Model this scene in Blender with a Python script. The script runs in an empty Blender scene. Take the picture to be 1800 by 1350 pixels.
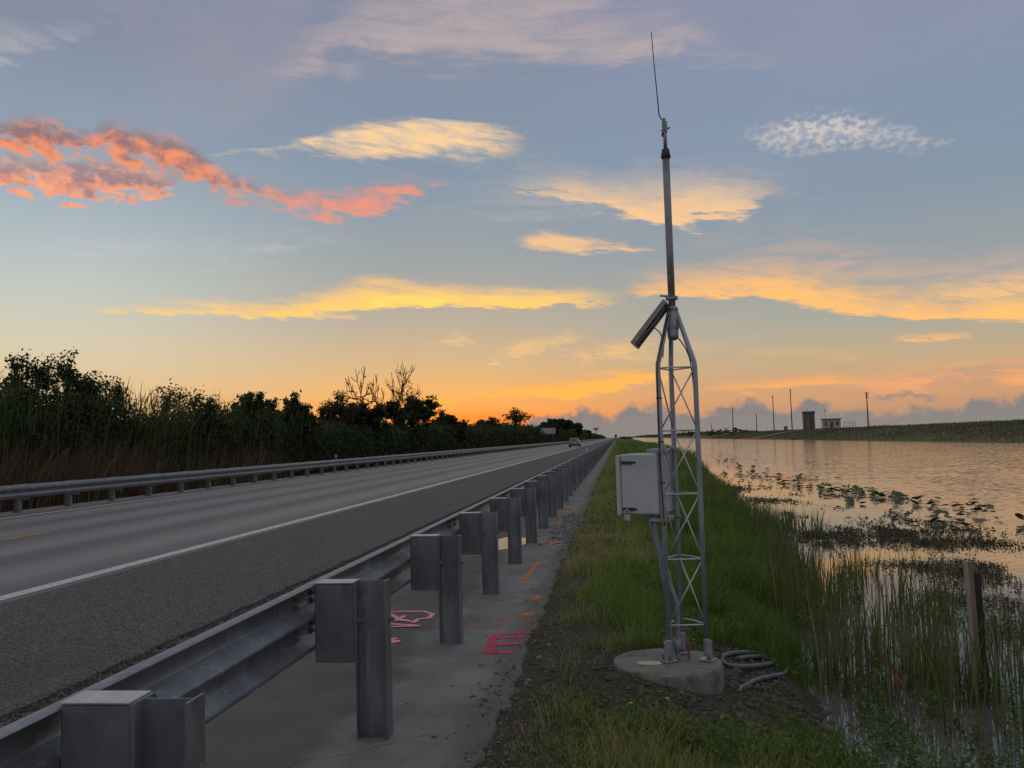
import bpy, math, random
import numpy as np
from mathutils import Vector, Matrix
random.seed(7)
RNG = np.random.default_rng(11)
S = bpy.context.scene
COL = S.collection
rad = math.radians

# ------------------------------------------------------------------ camera
YAW, PITCH, ROLL, FPX, CAMH = 0.121387, 0.0665236, -0.0282367, 1487.15, 1.4158
_f = Vector((-math.sin(YAW)*math.cos(PITCH), math.cos(YAW)*math.cos(PITCH), math.sin(PITCH)))
_r0 = Vector((math.cos(YAW), math.sin(YAW), 0)); _u0 = _r0.cross(_f)
_c, _s = math.cos(ROLL), math.sin(ROLL)
_r = _c*_r0 + _s*_u0; _u = -_s*_r0 + _c*_u0
cam = bpy.data.cameras.new('camera'); cam_o = bpy.data.objects.new('camera', cam); COL.objects.link(cam_o)
cam_o.matrix_world = Matrix(((_r.x, _u.x, -_f.x, 0), (_r.y, _u.y, -_f.y, 0), (_r.z, _u.z, -_f.z, CAMH), (0, 0, 0, 1)))
cam.sensor_width = 36; cam.lens = FPX/1800*36; cam.clip_start = 0.05; cam.clip_end = 20000
S.camera = cam_o

def ray(x, y):
    return (_f + _r*((x-900)/FPX) + _u*((675-y)/FPX)).normalized()
def at_z(x, y, z=0.0):
    d = ray(x, y); return Vector((0, 0, CAMH)) + d*((z-CAMH)/d.z)
def at_x(x, y, X):
    d = ray(x, y); return Vector((0, 0, CAMH)) + d*(X/d.x)
def at_y(x, y, Y):
    d = ray(x, y); return Vector((0, 0, CAMH)) + d*(Y/d.y)
def azel(x, y):
    d = ray(x, y); return math.degrees(math.atan2(d.x, d.y)), math.degrees(math.asin(d.z))

# ------------------------------------------------------------------ exposure
S.view_settings.view_transform = 'Standard'; S.view_settings.look = 'None'
S.view_settings.exposure = 0.08; S.view_settings.gamma = 1.0
S.render.engine = 'CYCLES'
S.cycles.max_bounces = 6; S.cycles.transparent_max_bounces = 12
S.cycles.use_denoising = True

# ------------------------------------------------------------------ world: dusk sky with lit clouds
SUN_AZ, SUN_EL = -12.4, 0.8
def lin(c):
    return tuple(((v/255)/12.92 if v/255 <= 0.04045 else ((v/255+0.055)/1.055)**2.4) for v in c[:3]) + (1.0,)

world = bpy.data.worlds.new('World'); S.world = world; world.use_nodes = True
wt = world.node_tree; wt.nodes.clear(); WL = wt.links
def wn(kind, **kw):
    n = wt.nodes.new(kind)
    for k, v in kw.items(): setattr(n, k, v)
    return n
def setin(sock, v):
    if isinstance(v, bpy.types.NodeSocket): WL.new(v, sock)
    else: sock.default_value = v
def wm(op, a, b=0.0, c=0.0, clamp=False):
    n = wn('ShaderNodeMath', operation=op, use_clamp=clamp)
    for i, v in enumerate((a, b, c)): setin(n.inputs[i], v)
    return n.outputs[0]
def wsmooth(v, lo, hi, o0=0.0, o1=1.0):
    n = wn('ShaderNodeMapRange', interpolation_type='SMOOTHSTEP')
    setin(n.inputs[0], v); n.inputs[1].default_value = lo; n.inputs[2].default_value = hi
    n.inputs[3].default_value = o0; n.inputs[4].default_value = o1
    return n.outputs[0]
def wmap(v, lo, hi):
    n = wn('ShaderNodeMapRange'); setin(n.inputs[0], v)
    n.inputs[1].default_value = lo; n.inputs[2].default_value = hi
    return n.outputs[0]
def wmix(f, a, b):
    n = wn('ShaderNodeMix', data_type='RGBA'); setin(n.inputs[0], f)
    setin(n.inputs[6], a); setin(n.inputs[7], b); return n.outputs[2]
def wnoise(vec, detail=6, rough=0.55, scale=1.0, dist=0.0):
    n = wn('ShaderNodeTexNoise', noise_dimensions='2D'); n.inputs['Scale'].default_value = scale
    n.inputs['Detail'].default_value = detail; n.inputs['Roughness'].default_value = rough
    n.inputs['Distortion'].default_value = dist
    WL.new(vec, n.inputs['Vector']); return n.outputs[0]
def wvec(x, y, z=0.0):
    n = wn('ShaderNodeCombineXYZ'); setin(n.inputs[0], x); setin(n.inputs[1], y); setin(n.inputs[2], z); return n.outputs[0]

tc = wn('ShaderNodeTexCoord'); sp = wn('ShaderNodeSeparateXYZ'); WL.new(tc.outputs['Generated'], sp.inputs[0])
dx, dy, dz = sp.outputs
AZ = wm('MULTIPLY', wm('ARCTAN2', dx, dy), 57.29578)
EL = wm('MULTIPLY', wm('ARCSINE', dz), 57.29578)

def ramp(v, lo, hi, stops):
    n = wn('ShaderNodeValToRGB'); setin(n.inputs[0], wmap(v, lo, hi))
    cr = n.color_ramp; cr.interpolation = 'LINEAR'
    while len(cr.elements) < len(stops): cr.elements.new(0.5)
    for e, (p, c) in zip(cr.elements, stops):
        e.position = (p-lo)/(hi-lo); e.color = lin(c)
    return n.outputs[0]
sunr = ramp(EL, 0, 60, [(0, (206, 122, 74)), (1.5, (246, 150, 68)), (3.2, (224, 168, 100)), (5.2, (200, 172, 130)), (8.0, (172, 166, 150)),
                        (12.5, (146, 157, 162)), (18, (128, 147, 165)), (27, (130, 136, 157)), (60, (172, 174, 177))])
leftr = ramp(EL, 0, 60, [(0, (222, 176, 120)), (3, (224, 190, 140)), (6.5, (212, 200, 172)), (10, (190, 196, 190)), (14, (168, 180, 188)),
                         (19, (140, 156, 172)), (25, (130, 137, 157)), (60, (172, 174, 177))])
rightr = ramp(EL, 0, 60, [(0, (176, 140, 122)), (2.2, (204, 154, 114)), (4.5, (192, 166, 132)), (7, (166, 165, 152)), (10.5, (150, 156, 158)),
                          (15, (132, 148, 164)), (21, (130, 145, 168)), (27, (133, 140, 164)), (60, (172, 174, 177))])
eastr = ramp(EL, 0, 60, [(0, (140, 140, 150)), (5, (152, 146, 154)), (11, (162, 152, 158)), (20, (152, 152, 162)), (60, (172, 174, 177))])  # zenith and east, out of view, raised to put more light on the ground
dsun = wm('ABSOLUTE', wm('SUBTRACT', AZ, SUN_AZ))
base = wmix(wsmooth(AZ, -13.0, -37.0), sunr, leftr)
base = wmix(wsmooth(AZ, -10.0, 8.0), base, rightr)
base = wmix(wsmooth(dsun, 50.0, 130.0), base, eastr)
nish = wn('ShaderNodeTexSky', sky_type='NISHITA', sun_disc=False, sun_elevation=rad(SUN_EL), sun_rotation=rad(SUN_AZ))
nish.air_density = 1.0; nish.dust_density = 1.5; nish.ozone_density = 2.0
nsc = wn('ShaderNodeVectorMath', operation='SCALE'); WL.new(nish.outputs[0], nsc.inputs[0]); nsc.inputs[3].default_value = 0.15
base = wmix(0.10, base, nsc.outputs[0])

# shared noise fields in the sky's own azimuth/elevation degrees
n_big = wnoise(wvec(wm('ADD', wm('MULTIPLY', AZ, .10), 31.3), wm('ADD', wm('MULTIPLY', EL, .33), wm('MULTIPLY', AZ, -.03))), 7, .58, 1.0, .6)
n_str = wnoise(wvec(wm('ADD', wm('MULTIPLY', AZ, .20), 4.1), wm('ADD', wm('MULTIPLY', EL, 1.2), wm('MULTIPLY', AZ, .05))), 9, .66, 1.0, .3)
n_fin = wnoise(wvec(wm('ADD', wm('MULTIPLY', AZ, .34), 17.7), wm('ADD', wm('MULTIPLY', EL, 1.5), wm('MULTIPLY', AZ, .30))), 9, .66, 1.0, .25)
n_puf = wnoise(wvec(wm('MULTIPLY', AZ, .62), wm('MULTIPLY', EL, 1.25), 2.2), 8, .60, 1.0, .35)
n_bil = wnoise(wvec(wm('MULTIPLY', AZ, .75), wm('MULTIPLY', EL, 1.0), 9.2), 7, .55, 1.0, .2)
n_mot = wnoise(wvec(wm('MULTIPLY', AZ, 1.9), wm('MULTIPLY', EL, 3.0), 5.5), 3, .5, 1.0, .3)
def cen(n, amp): return wm('MULTIPLY', wm('SUBTRACT', n, 0.5), amp)
V = {'str': wm('ADD', EL, wm('ADD', cen(n_str, 1.5), cen(n_fin, .6))),
     'wisp': wm('ADD', EL, wm('ADD', cen(n_str, 2.6), cen(n_fin, 1.6))),
     'puf': wm('ADD', EL, wm('ADD', cen(n_puf, 3.6), cen(n_fin, .6))),
     'bil': wm('ADD', EL, wm('ADD', cen(n_bil, 1.5), cen(n_puf, .7))),
     'soft': wm('ADD', EL, wm('ADD', cen(n_big, 5.0), cen(n_str, 1.6)))}
TEX = {'str': n_str, 'wisp': n_fin, 'puf': n_puf, 'bil': n_bil, 'soft': n_big, 'mot': n_mot, 'fin': n_fin}
def curve(u, pts, u0, u1):
    n = wn('ShaderNodeFloatCurve'); n.inputs[0].default_value = 1.0; WL.new(u, n.inputs[1])
    c = n.mapping.curves[0]
    P = [((p[0]-u0)/(u1-u0), max(0.0, min(1.0, p[1]/32))) for p in pts]
    P.sort()
    while len(c.points) < len(P): c.points.new(0.5, 0.5)
    for q, p in zip(c.points, P): q.location = p; q.handle_type = 'AUTO'
    n.mapping.update()
    return wm('MULTIPLY', n.outputs[0], 32.0)
def cloud(sky, top, bot, warp, st, sb, dark, bright, op, tex='str', tamt=.6, t0=.35, t1=.65, cmode='v', nobot=False, end=(.16, .16)):
    T = [azel(*p) for p in top]; B = [azel(*p) for p in bot]
    u0 = min(p[0] for p in T+B); u1 = max(p[0] for p in T+B)
    u = wmap(AZ, u0, u1)
    tv = curve(u, T, u0, u1); bv = curve(u, B, u0, u1)
    v = V[warp]
    a = wm('MINIMUM', wm('DIVIDE', wm('SUBTRACT', tv, v), st), wm('DIVIDE', wm('SUBTRACT', v, bv), sb))
    if nobot: a = wm('DIVIDE', wm('SUBTRACT', tv, v), st)
    ends = wm('MULTIPLY', wsmooth(u, 0.0, end[0]), wsmooth(u, 1.0, 1-end[1]))
    # soft body eroded by noise, so that edges break up into wisps
    a = wm('MULTIPLY', wm('MINIMUM', wm('MAXIMUM', a, 0.0), 1.0), ends)
    t = wm('MULTIPLY', wsmooth(TEX[tex], t1, t0), tamt)
    al = wm('MULTIPLY', wsmooth(wm('SUBTRACT', a, wm('MULTIPLY', t, .85)), 0.0, .92), op, clamp=True)
    if cmode == 'v':      # brighter towards the underside, where the low sun reaches
        f = wsmooth(wm('DIVIDE', wm('SUBTRACT', v, bv), wm('MAXIMUM', wm('SUBTRACT', tv, bv), .3)), 1.0, 0.1)
        f = wm('ADD', wm('MULTIPLY', f, .6), wm('MULTIPLY', TEX[tex], .55), clamp=True)
    elif cmode == 'p':    # billows: shaded tops, lit undersides, lumps in between
        f = wm('DIVIDE', wm('SUBTRACT', v, bv), wm('MAXIMUM', wm('SUBTRACT', tv, bv), .3), clamp=True)
        f = wsmooth(wm('ADD', wm('MULTIPLY', f, -.50), wm('ADD', wm('MULTIPLY', n_bil, 1.1), wm('MULTIPLY', n_fin, .5))), .30, .78)
    elif cmode == 'n': f = wsmooth(TEX[tex], t0, t1)
    else: f = a
    return wmix(al, sky, wmix(f, lin(dark), lin(bright)))
sky = base
# high thin veil continuing over the whole sky
pl = wvec(wm('DIVIDE', dx, wm('MAXIMUM', dz, .08)), wm('DIVIDE', dy, wm('MAXIMUM', dz, .08)), 0.0)
veil = wm('MULTIPLY', wsmooth(wnoise(pl, 7, .55, .55, 1.2), .50, .75), wsmooth(dz, .22, .5))
sky = wmix(wm('MULTIPLY', veil, .35), sky, lin((172, 156, 162)))
# lavender cirrus at the top
def C(top, bot, *a, **k):
    global sky
    sky = cloud(sky, top, bot, *a, **k)
C([(300, 160), (430, 100), (560, 10), (650, -60), (900, -90), (1150, -30), (1330, 60), (1500, 110)],
  [(300, 170), (420, 178), (520, 165), (640, 140), (800, 145), (950, 138), (1150, 150), (1500, 120)], 'soft', 4.5, 2.6, (150, 148, 158), (186, 167, 162), .72, 'str', .30, .15, .70, 'n')
C([(-260, 60), (-60, 10), (60, 15), (150, 5), (260, -20)], [(-260, 150), (0, 132), (70, 118), (150, 80), (260, 30)], 'wisp', 3.2, 2.0, (152, 154, 164), (188, 180, 178), .6, 'fin', .4, .2, .68, 'n')
# cream streak
C([(330, 268), (450, 252), (550, 230), (630, 211), (720, 204), (810, 205), (900, 211), (980, 222)],
  [(330, 285), (450, 283), (540, 284), (640, 297), (720, 297), (800, 296), (890, 299), (980, 288)], 'str', .8, 1.7, (190, 180, 170), (244, 202, 146), .95, 'fin', .42, .20, .66, 'n', end=(.06, .30))
C([(800, 318), (880, 298), (950, 288), (1000, 276), (1060, 286), (1130, 284), (1240, 272), (1340, 268), (1440, 300)],
  [(800, 327), (900, 342), (980, 358), (1060, 380), (1130, 404), (1180, 411), (1240, 402), (1310, 388), (1440, 350)], 'wisp', 3.2, .9, (188, 174, 162), (248, 196, 134), .95, 'fin', .5, .20, .66, 'v', end=(.22, .28))
C([(1260, 222), (1350, 196), (1440, 182), (1530, 192), (1600, 210), (1700, 228), (1830, 238)],
  [(1260, 250), (1360, 282), (1440, 280), (1520, 274), (1610, 276), (1700, 264), (1830, 246)], 'str', 1.5, 1.3, (162, 166, 176), (200, 190, 182), .6, 'mot', .35, .32, .66, 'n', end=(.22, .4))
C([(1330, 205), (1440, 190), (1540, 205), (1620, 225)], [(1330, 262), (1440, 268), (1540, 258), (1620, 245)], 'str', 1.2, 1.5, (190, 182, 180), (218, 202, 190), .42, 'mot', .6, .38, .62, 'n', end=(.3, .4))
# salmon band on the left: shaded upper bank over brighter lower one
C([(-520, 180), (-200, 186), (0, 192), (75, 182), (150, 212), (200, 192), (250, 208), (320, 228), (400, 284), (480, 308), (560, 314), (660, 316)],
  [(-520, 262), (-200, 274), (0, 284), (60, 298), (120, 292), (180, 300), (260, 314), (350, 340), (430, 356), (520, 358), (600, 354), (660, 336)], 'puf', 1.5, 1.1, (138, 112, 114), (232, 142, 104), 1.0, 'puf', .42, .34, .58, 'p', end=(.1, .25))
C([(-520, 258), (-200, 264), (0, 266), (100, 272), (200, 274), (300, 292), (430, 324)],
  [(-520, 318), (-200, 328), (0, 338), (100, 356), (180, 360), (270, 354), (350, 348), (430, 342)], 'puf', 1.1, .8, (150, 124, 126), (240, 158, 120), 1.0, 'puf', .42, .34, .58, 'p', end=(.1, .25))
C([(400, 315), (560, 308), (640, 302), (700, 294), (860, 300)], [(400, 352), (520, 380), (590, 400), (650, 392), (720, 360), (860, 320)], 'wisp', 1.9, 1.0, (168, 142, 142), (238, 144, 110), .85, 'fin', .5, .28, .62, 'p', end=(.2, .3))
# broad faint veils between the clouds
C([(620, 300), (900, 250), (1150, 230), (1400, 250), (1650, 290)], [(620, 400), (900, 430), (1150, 440), (1400, 430), (1650, 380)], 'soft', 5.0, 5.0, (176, 170, 168), (206, 184, 164), .45, 'str', .5, .2, .7, 'n', end=(.35, .35))
C([(-200, 420), (150, 380), (450, 375), (800, 400)], [(-200, 480), (150, 490), (450, 480), (800, 450)], 'soft', 4.0, 4.0, (186, 188, 188), (206, 202, 194), .35, 'str', .5, .2, .7, 'n', end=(.3, .3))
C([(850, 590), (1150, 560), (1500, 590), (1900, 580)], [(850, 660), (1150, 660), (1500, 660), (1900, 650)], 'soft', 3.0, 3.0, (196, 168, 132), (232, 184, 124), .45, 'str', .5, .2, .7, 'n', end=(.3, .2))
C([(-100, 170), (250, 160), (600, 190), (900, 195)], [(-100, 230), (250, 240), (600, 235), (900, 225)], 'soft', 4.0, 4.0, (150, 152, 164), (172, 162, 166), .3, 'str', .5, .2, .7, 'n', end=(.3, .3))
# faint streaks
C([(140, 412), (260, 394), (360, 402), (600, 412)], [(140, 428), (260, 436), (380, 444), (600, 430)], 'str', 1.6, 1.4, (190, 192, 194), (206, 202, 196), .4, 'str', .5, end=(.3, .3))
C([(890, 403), (960, 400), (1020, 409), (1090, 418), (1230, 430)], [(890, 446), (960, 452), (1040, 450), (1110, 450), (1230, 444)], 'str', .9, .6, (200, 174, 148), (244, 192, 132), .85, 'fin', .5, .28, .62, 'n', end=(.2, .35))
# mauve veil and golden sheet on the right
C([(1000, 476), (1150, 426), (1300, 402), (1450, 394), (1600, 404), (1800, 402), (2000, 410), (2350, 450)],
  [(1000, 494), (1150, 506), (1300, 508), (1450, 515), (1600, 530), (1800, 540), (2000, 540), (2350, 490)], 'soft', 3.6, 1.6, (154, 150, 156), (196, 166, 148), .75, 'str', .4, .3, .62, 'n')
C([(1040, 494), (1190, 448), (1300, 434), (1400, 438), (1500, 458), (1600, 474), (1700, 476), (1800, 460), (2000, 470), (2350, 530)],
  [(1040, 514), (1200, 526), (1330, 527), (1400, 544), (1500, 555), (1600, 565), (1700, 570), (1800, 572), (2000, 578), (2350, 562)], 'str', 3.2, .45, (208, 172, 142), (254, 188, 104), 1.0, 'fin', .38, .20, .66, 'v', end=(.10, .2))
C([(1560, 500), (1700, 470), (1850, 450), (2000, 460)], [(1560, 540), (1700, 540), (1850, 530), (2000, 520)], 'wisp', 2.0, 1.5, (226, 180, 130), (252, 196, 118), .6, 'fin', .5, .3, .6, 'n', end=(.3, .3))
# main golden streak
C([(110, 532), (260, 522), (380, 514), (480, 511), (560, 498), (640, 476), (720, 479), (800, 484), (900, 490), (1000, 494), (1180, 510)],
  [(110, 550), (260, 556), (380, 559), (500, 560), (620, 552), (750, 544), (900, 544), (1000, 542), (1180, 528)], 'str', 1.6, .35, (222, 182, 132), (255, 202, 106), 1.0, 'fin', .42, .22, .64, 'v', end=(.06, .2))
C([(600, 520), (700, 512), (850, 516)], [(600, 540), (700, 542), (850, 538)], 'str', .6, .4, (255, 205, 100), (255, 218, 110), .7, 'str', .4, .3, .6, 'n', end=(.3, .3))
C([(520, 551), (580, 548), (650, 555)], [(520, 558), (580, 565), (650, 564)], 'str', .4, .35, (236, 188, 124), (246, 200, 128), .8, 'str', .3, end=(.3, .3))
C([(755, 576), (800, 577), (870, 592)], [(755, 586), (800, 599), (870, 606)], 'wisp', .8, .6, (226, 184, 126), (244, 196, 128), .8, 'str', .4, end=(.2, .4))
C([(840, 612), (930, 582), (1050, 566)], [(840, 634), (930, 634), (1050, 604)], 'wisp', 1.4, 1.0, (206, 176, 130), (242, 192, 124), .65, 'fin', .5, .28, .6, 'n', end=(.3, .3))
C([(960, 624), (1060, 594), (1180, 576)], [(960, 646), (1060, 642), (1180, 614)], 'wisp', 1.2, 1.0, (212, 174, 122), (246, 190, 118), .65, 'fin', .5, .28, .6, 'n', end=(.3, .3))
C([(1540, 586), (1620, 580), (1740, 575)], [(1540, 602), (1620, 602), (1740, 592)], 'str', .6, .35, (226, 174, 122), (248, 184, 112), .9, 'str', .3, end=(.3, .3))
C([(845, 634), (885, 631)], [(845, 646), (885, 643)], 'str', .3, .3, (246, 196, 124), (250, 204, 128), .7, 'str', .1, end=(.4, .4))
# orange streaks low down
C([(785, 678), (860, 665), (930, 664), (1000, 652), (1060, 643), (1130, 634), (1260, 628)],
  [(785, 694), (880, 706), (980, 708), (1040, 702), (1120, 688), (1260, 660)], 'str', 1.1, .6, (236, 166, 96), (255, 182, 78), .95, 'fin', .45, .28, .62, 'v', end=(.2, .35))
C([(680, 703), (740, 696), (830, 699)], [(680, 717), (740, 720), (830, 714)], 'str', .5, .35, (255, 164, 66), (255, 184, 76), .9, 'str', .3, end=(.3, .3))
C([(620, 724), (760, 714), (900, 712), (1040, 722)], [(620, 756), (760, 756), (900, 752), (1040, 738)], 'str', .9, .8, (240, 132, 60), (255, 146, 50), .8, 'str', .4, end=(.3, .3))
C([(1170, 676), (1320, 656), (1430, 646), (1580, 646)], [(1170, 698), (1320, 700), (1430, 688), (1580, 668)], 'str', 1.0, .8, (220, 156, 104), (250, 174, 96), .9, 'str', .4, end=(.25, .3))
C([(1400, 658), (1600, 630), (1760, 610), (1900, 602), (2200, 620)], [(1400, 696), (1600, 698), (1760, 690), (1900, 700), (2200, 690)], 'str', 1.8, 1.0, (176, 140, 126), (236, 162, 108), .85, 'str', .5, .30, .62, 'n', end=(.25, .2))
C([(1500, 668), (1650, 655), (1850, 640)], [(1500, 676), (1650, 668), (1850, 656)], 'str', .5, .4, (246, 176, 106), (250, 184, 112), .6, 'str', .4, end=(.3, .2))
# grey cumulus bank on the horizon
bt = [(860, 752), (925, 738), (960, 724), (985, 730), (1010, 716), (1030, 710), (1050, 721), (1080, 726), (1110, 711), (1150, 705), (1200, 715), (1240, 719),
      (1270, 709), (1310, 698), (1350, 707), (1380, 718), (1415, 694), (1450, 701), (1500, 715), (1560, 718), (1600, 714), (1640, 710), (1690, 704), (1720, 690), (1770, 694), (1850, 686), (2000, 700), (2200, 692), (2600, 716)]
C(bt, [(860, 790), (1300, 790), (1800, 790), (2600, 790)], 'bil', .75, .5, (120, 120, 123), (134, 129, 125), .95, 'bil', .0, .3, .6, 'v', True, (.04, .1))
C([(1510, 692), (1580, 684), (1670, 688)], [(1510, 704), (1580, 709), (1670, 706)], 'bil', .5, .45, (134, 126, 130), (142, 130, 132), .8, 'bil', .2, end=(.3, .3))
# below the horizon
sky = wmix(wsmooth(EL, .05, -.6), sky, lin((96, 92, 92)))
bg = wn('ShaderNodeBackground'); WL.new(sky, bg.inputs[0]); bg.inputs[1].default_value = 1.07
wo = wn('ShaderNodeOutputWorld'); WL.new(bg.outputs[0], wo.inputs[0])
world.cycles.sampling_method = 'MANUAL'; world.cycles.sample_map_resolution = 512

sun = bpy.data.lights.new('sun', 'SUN'); sun.energy = 0.5; sun.angle = rad(2.0); sun.color = (1.0, .55, .25)
sun_o = bpy.data.objects.new('sun', sun); COL.objects.link(sun_o)
_d = Vector((math.sin(rad(SUN_AZ))*math.cos(rad(SUN_EL)), math.cos(rad(SUN_AZ))*math.cos(rad(SUN_EL)), math.sin(rad(SUN_EL))))
sun_o.rotation_euler = _d.to_track_quat('Z', 'Y').to_euler()

# ------------------------------------------------------------------ helpers
class MB:
    def __init__(s): s.v = []; s.f = []
    def add(s, vs, fs):
        b = len(s.v); s.v += [tuple(v) for v in vs]; s.f += [tuple(i+b for i in f) for f in fs]; return s
    def box(s, x0, x1, y0, y1, z0, z1, bev=0.0, M=None):
        if bev <= 0:
            vs = [(x, y, z) for z in (z0, z1) for y in (y0, y1) for x in (x0, x1)]
            fs = [(0, 2, 3, 1), (4, 5, 7, 6), (0, 1, 5, 4), (1, 3, 7, 5), (3, 2, 6, 7), (2, 0, 4, 6)]
        else:                                              # chamfered on all edges
            b = bev; vs = []; idx = {}
            for sx in (0, 1):
                for sy in (0, 1):
                    for sz in (0, 1):
                        X = (x0, x1)[sx]; Y = (y0, y1)[sy]; Z = (z0, z1)[sz]
                        ix = X+(b if sx == 0 else -b); iy = Y+(b if sy == 0 else -b); iz = Z+(b if sz == 0 else -b)
                        for a, q in (('x', (X, iy, iz)), ('y', (ix, Y, iz)), ('z', (ix, iy, Z))):
                            idx[(sx, sy, sz, a)] = len(vs); vs.append(q)
            I = lambda *k: idx[k]; fs = []
            for k in (0, 1):
                for a, mk in (('x', lambda p, q: (k, p, q)), ('y', lambda p, q: (p, k, q)), ('z', lambda p, q: (p, q, k))):
                    fs.append(tuple(I(*mk(p, q), a) for p, q in ((0, 0), (1, 0), (1, 1), (0, 1))))
            for p in (0, 1):
                for q in (0, 1):
                    fs.append((I(0, p, q, 'y'), I(1, p, q, 'y'), I(1, p, q, 'z'), I(0, p, q, 'z')))
                    fs.append((I(p, 0, q, 'x'), I(p, 1, q, 'x'), I(p, 1, q, 'z'), I(p, 0, q, 'z')))
                    fs.append((I(p, q, 0, 'x'), I(p, q, 1, 'x'), I(p, q, 1, 'y'), I(p, q, 0, 'y')))
                    for r in (0, 1): fs.append((I(p, q, r, 'x'), I(p, q, r, 'y'), I(p, q, r, 'z')))
        if M is not None: vs = [M @ Vector(v) for v in vs]
        return s.add(vs, fs)
    def tube(s, pts, r, n=8, caps=True):
        pts = [Vector(p) for p in pts]; rs = r if isinstance(r, (list, tuple)) else [r]*len(pts)
        vs = []; fs = []; up = None
        for i, p in enumerate(pts):
            t = (pts[min(i+1, len(pts)-1)]-pts[max(i-1, 0)]).normalized()
            if up is None: up = t.orthogonal().normalized()
            up = (up - t*up.dot(t)); up = up.normalized() if up.length > 1e-6 else t.orthogonal().normalized()
            w = t.cross(up)
            for k in range(n):
                a = 2*math.pi*k/n; vs.append(p + (up*math.cos(a)+w*math.sin(a))*rs[i])
        for i in range(len(pts)-1):
            for k in range(n): fs.append((i*n+k, i*n+(k+1) % n, (i+1)*n+(k+1) % n, (i+1)*n+k))
        if caps: fs.append(tuple(range(n-1, -1, -1))); fs.append(tuple((len(pts)-1)*n+k for k in range(n)))
        return s.add(vs, fs)
    def lathe(s, prof, c=(0, 0, 0), n=24, M=None):
        vs = []; fs = []
        for r, z in prof:
            for k in range(n):
                a = 2*math.pi*k/n; vs.append(Vector((c[0]+r*math.cos(a), c[1]+r*math.sin(a), c[2]+z)))
        for i in range(len(prof)-1):
            for k in range(n): fs.append((i*n+k, i*n+(k+1) % n, (i+1)*n+(k+1) % n, (i+1)*n+k))
        fs.append(tuple(range(n-1, -1, -1))); fs.append(tuple((len(prof)-1)*n+k for k in range(n)))
        if M is not None: vs = [M @ v for v in vs]
        return s.add(vs, fs)
    def mesh(s, name, mat=None, smooth=False):
        me = bpy.data.meshes.new(name); me.from_pydata(s.v, [], s.f)
        if mat: me.materials.append(mat)
        if smooth: me.shade_smooth(); 
        me.update(); return me
    def build(s, name, mat, parent=None, smooth=False, loc=None):
        return obj(name, s.mesh(name, mat, smooth), parent, loc)
def obj(name, me, parent=None, loc=None):
    o = bpy.data.objects.new(name, me); COL.objects.link(o)
    if parent is not None: o.parent = parent
    if loc is not None: o.location = loc
    return o
def tag(o, label=None, cat=None, group=None, kind=None):
    for k, v in (('label', label), ('category', cat), ('group', group), ('kind', kind)):
        if v: o[k] = v
    return o
def thing(name, label, cat, loc=(0, 0, 0), rz=0.0, group=None):
    o = bpy.data.objects.new(name, None); COL.objects.link(o); o.empty_display_size = .2
    o.location = loc; o.rotation_euler = (0, 0, rz); return tag(o, label, cat, group)
def smooth_by_angle(me, deg=40):
    me.shade_smooth()
    try: me.set_sharp_from_angle(angle=rad(deg))
    except Exception: pass
def fast_mesh(name, verts, nper, faces_idx, mat, rnd=None):
    """verts (N,3); faces_idx: list of (k-gon int arrays (M,k))"""
    me = bpy.data.meshes.new(name); me.vertices.add(len(verts)); me.vertices.foreach_set('co', np.ascontiguousarray(verts, dtype=np.float32).ravel())
    loops = np.concatenate([f.ravel() for f in faces_idx]).astype(np.int32)
    tot = np.concatenate([np.full(len(f), f.shape[1], dtype=np.int32) for f in faces_idx])
    start = np.concatenate([[0], np.cumsum(tot)[:-1]]).astype(np.int32)
    me.loops.add(len(loops)); me.loops.foreach_set('vertex_index', loops)
    me.polygons.add(len(tot)); me.polygons.foreach_set('loop_start', start)
    try: me.polygons.foreach_set('loop_total', tot)
    except Exception: pass
    if rnd is not None:
        a = me.attributes.new('rnd', 'FLOAT', 'POINT'); a.data.foreach_set('value', np.ascontiguousarray(rnd, dtype=np.float32))
    me.materials.append(mat); me.update(calc_edges=True); return me
def vnoise(x, y, seed=0, oct=3):
    """cheap smooth value noise, numpy, about -1..1"""
    x = np.asarray(x, float); y = np.asarray(y, float); out = 0*x; amp = 1.0; tot = 0
    for o in range(oct):
        xi = np.floor(x).astype(np.int64); yi = np.floor(y).astype(np.int64); fx = x-xi; fy = y-yi
        fx = fx*fx*(3-2*fx); fy = fy*fy*(3-2*fy)
        def h(a, b):
            n = (a*374761393 + b*668265263 + (seed+o*17)*1442695041) & 0x7fffffff
            n = ((n ^ (n >> 13))*1274126177) & 0x7fffffff
            return ((n ^ (n >> 16)) & 0xffff)/32767.5-1
        v = (h(xi, yi)*(1-fx)+h(xi+1, yi)*fx)*(1-fy)+(h(xi, yi+1)*(1-fx)+h(xi+1, yi+1)*fx)*fy
        out = out+amp*v; tot += amp; amp *= .5; x = x*2.03+5.1; y = y*2.03+1.7
    return out/tot

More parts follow.
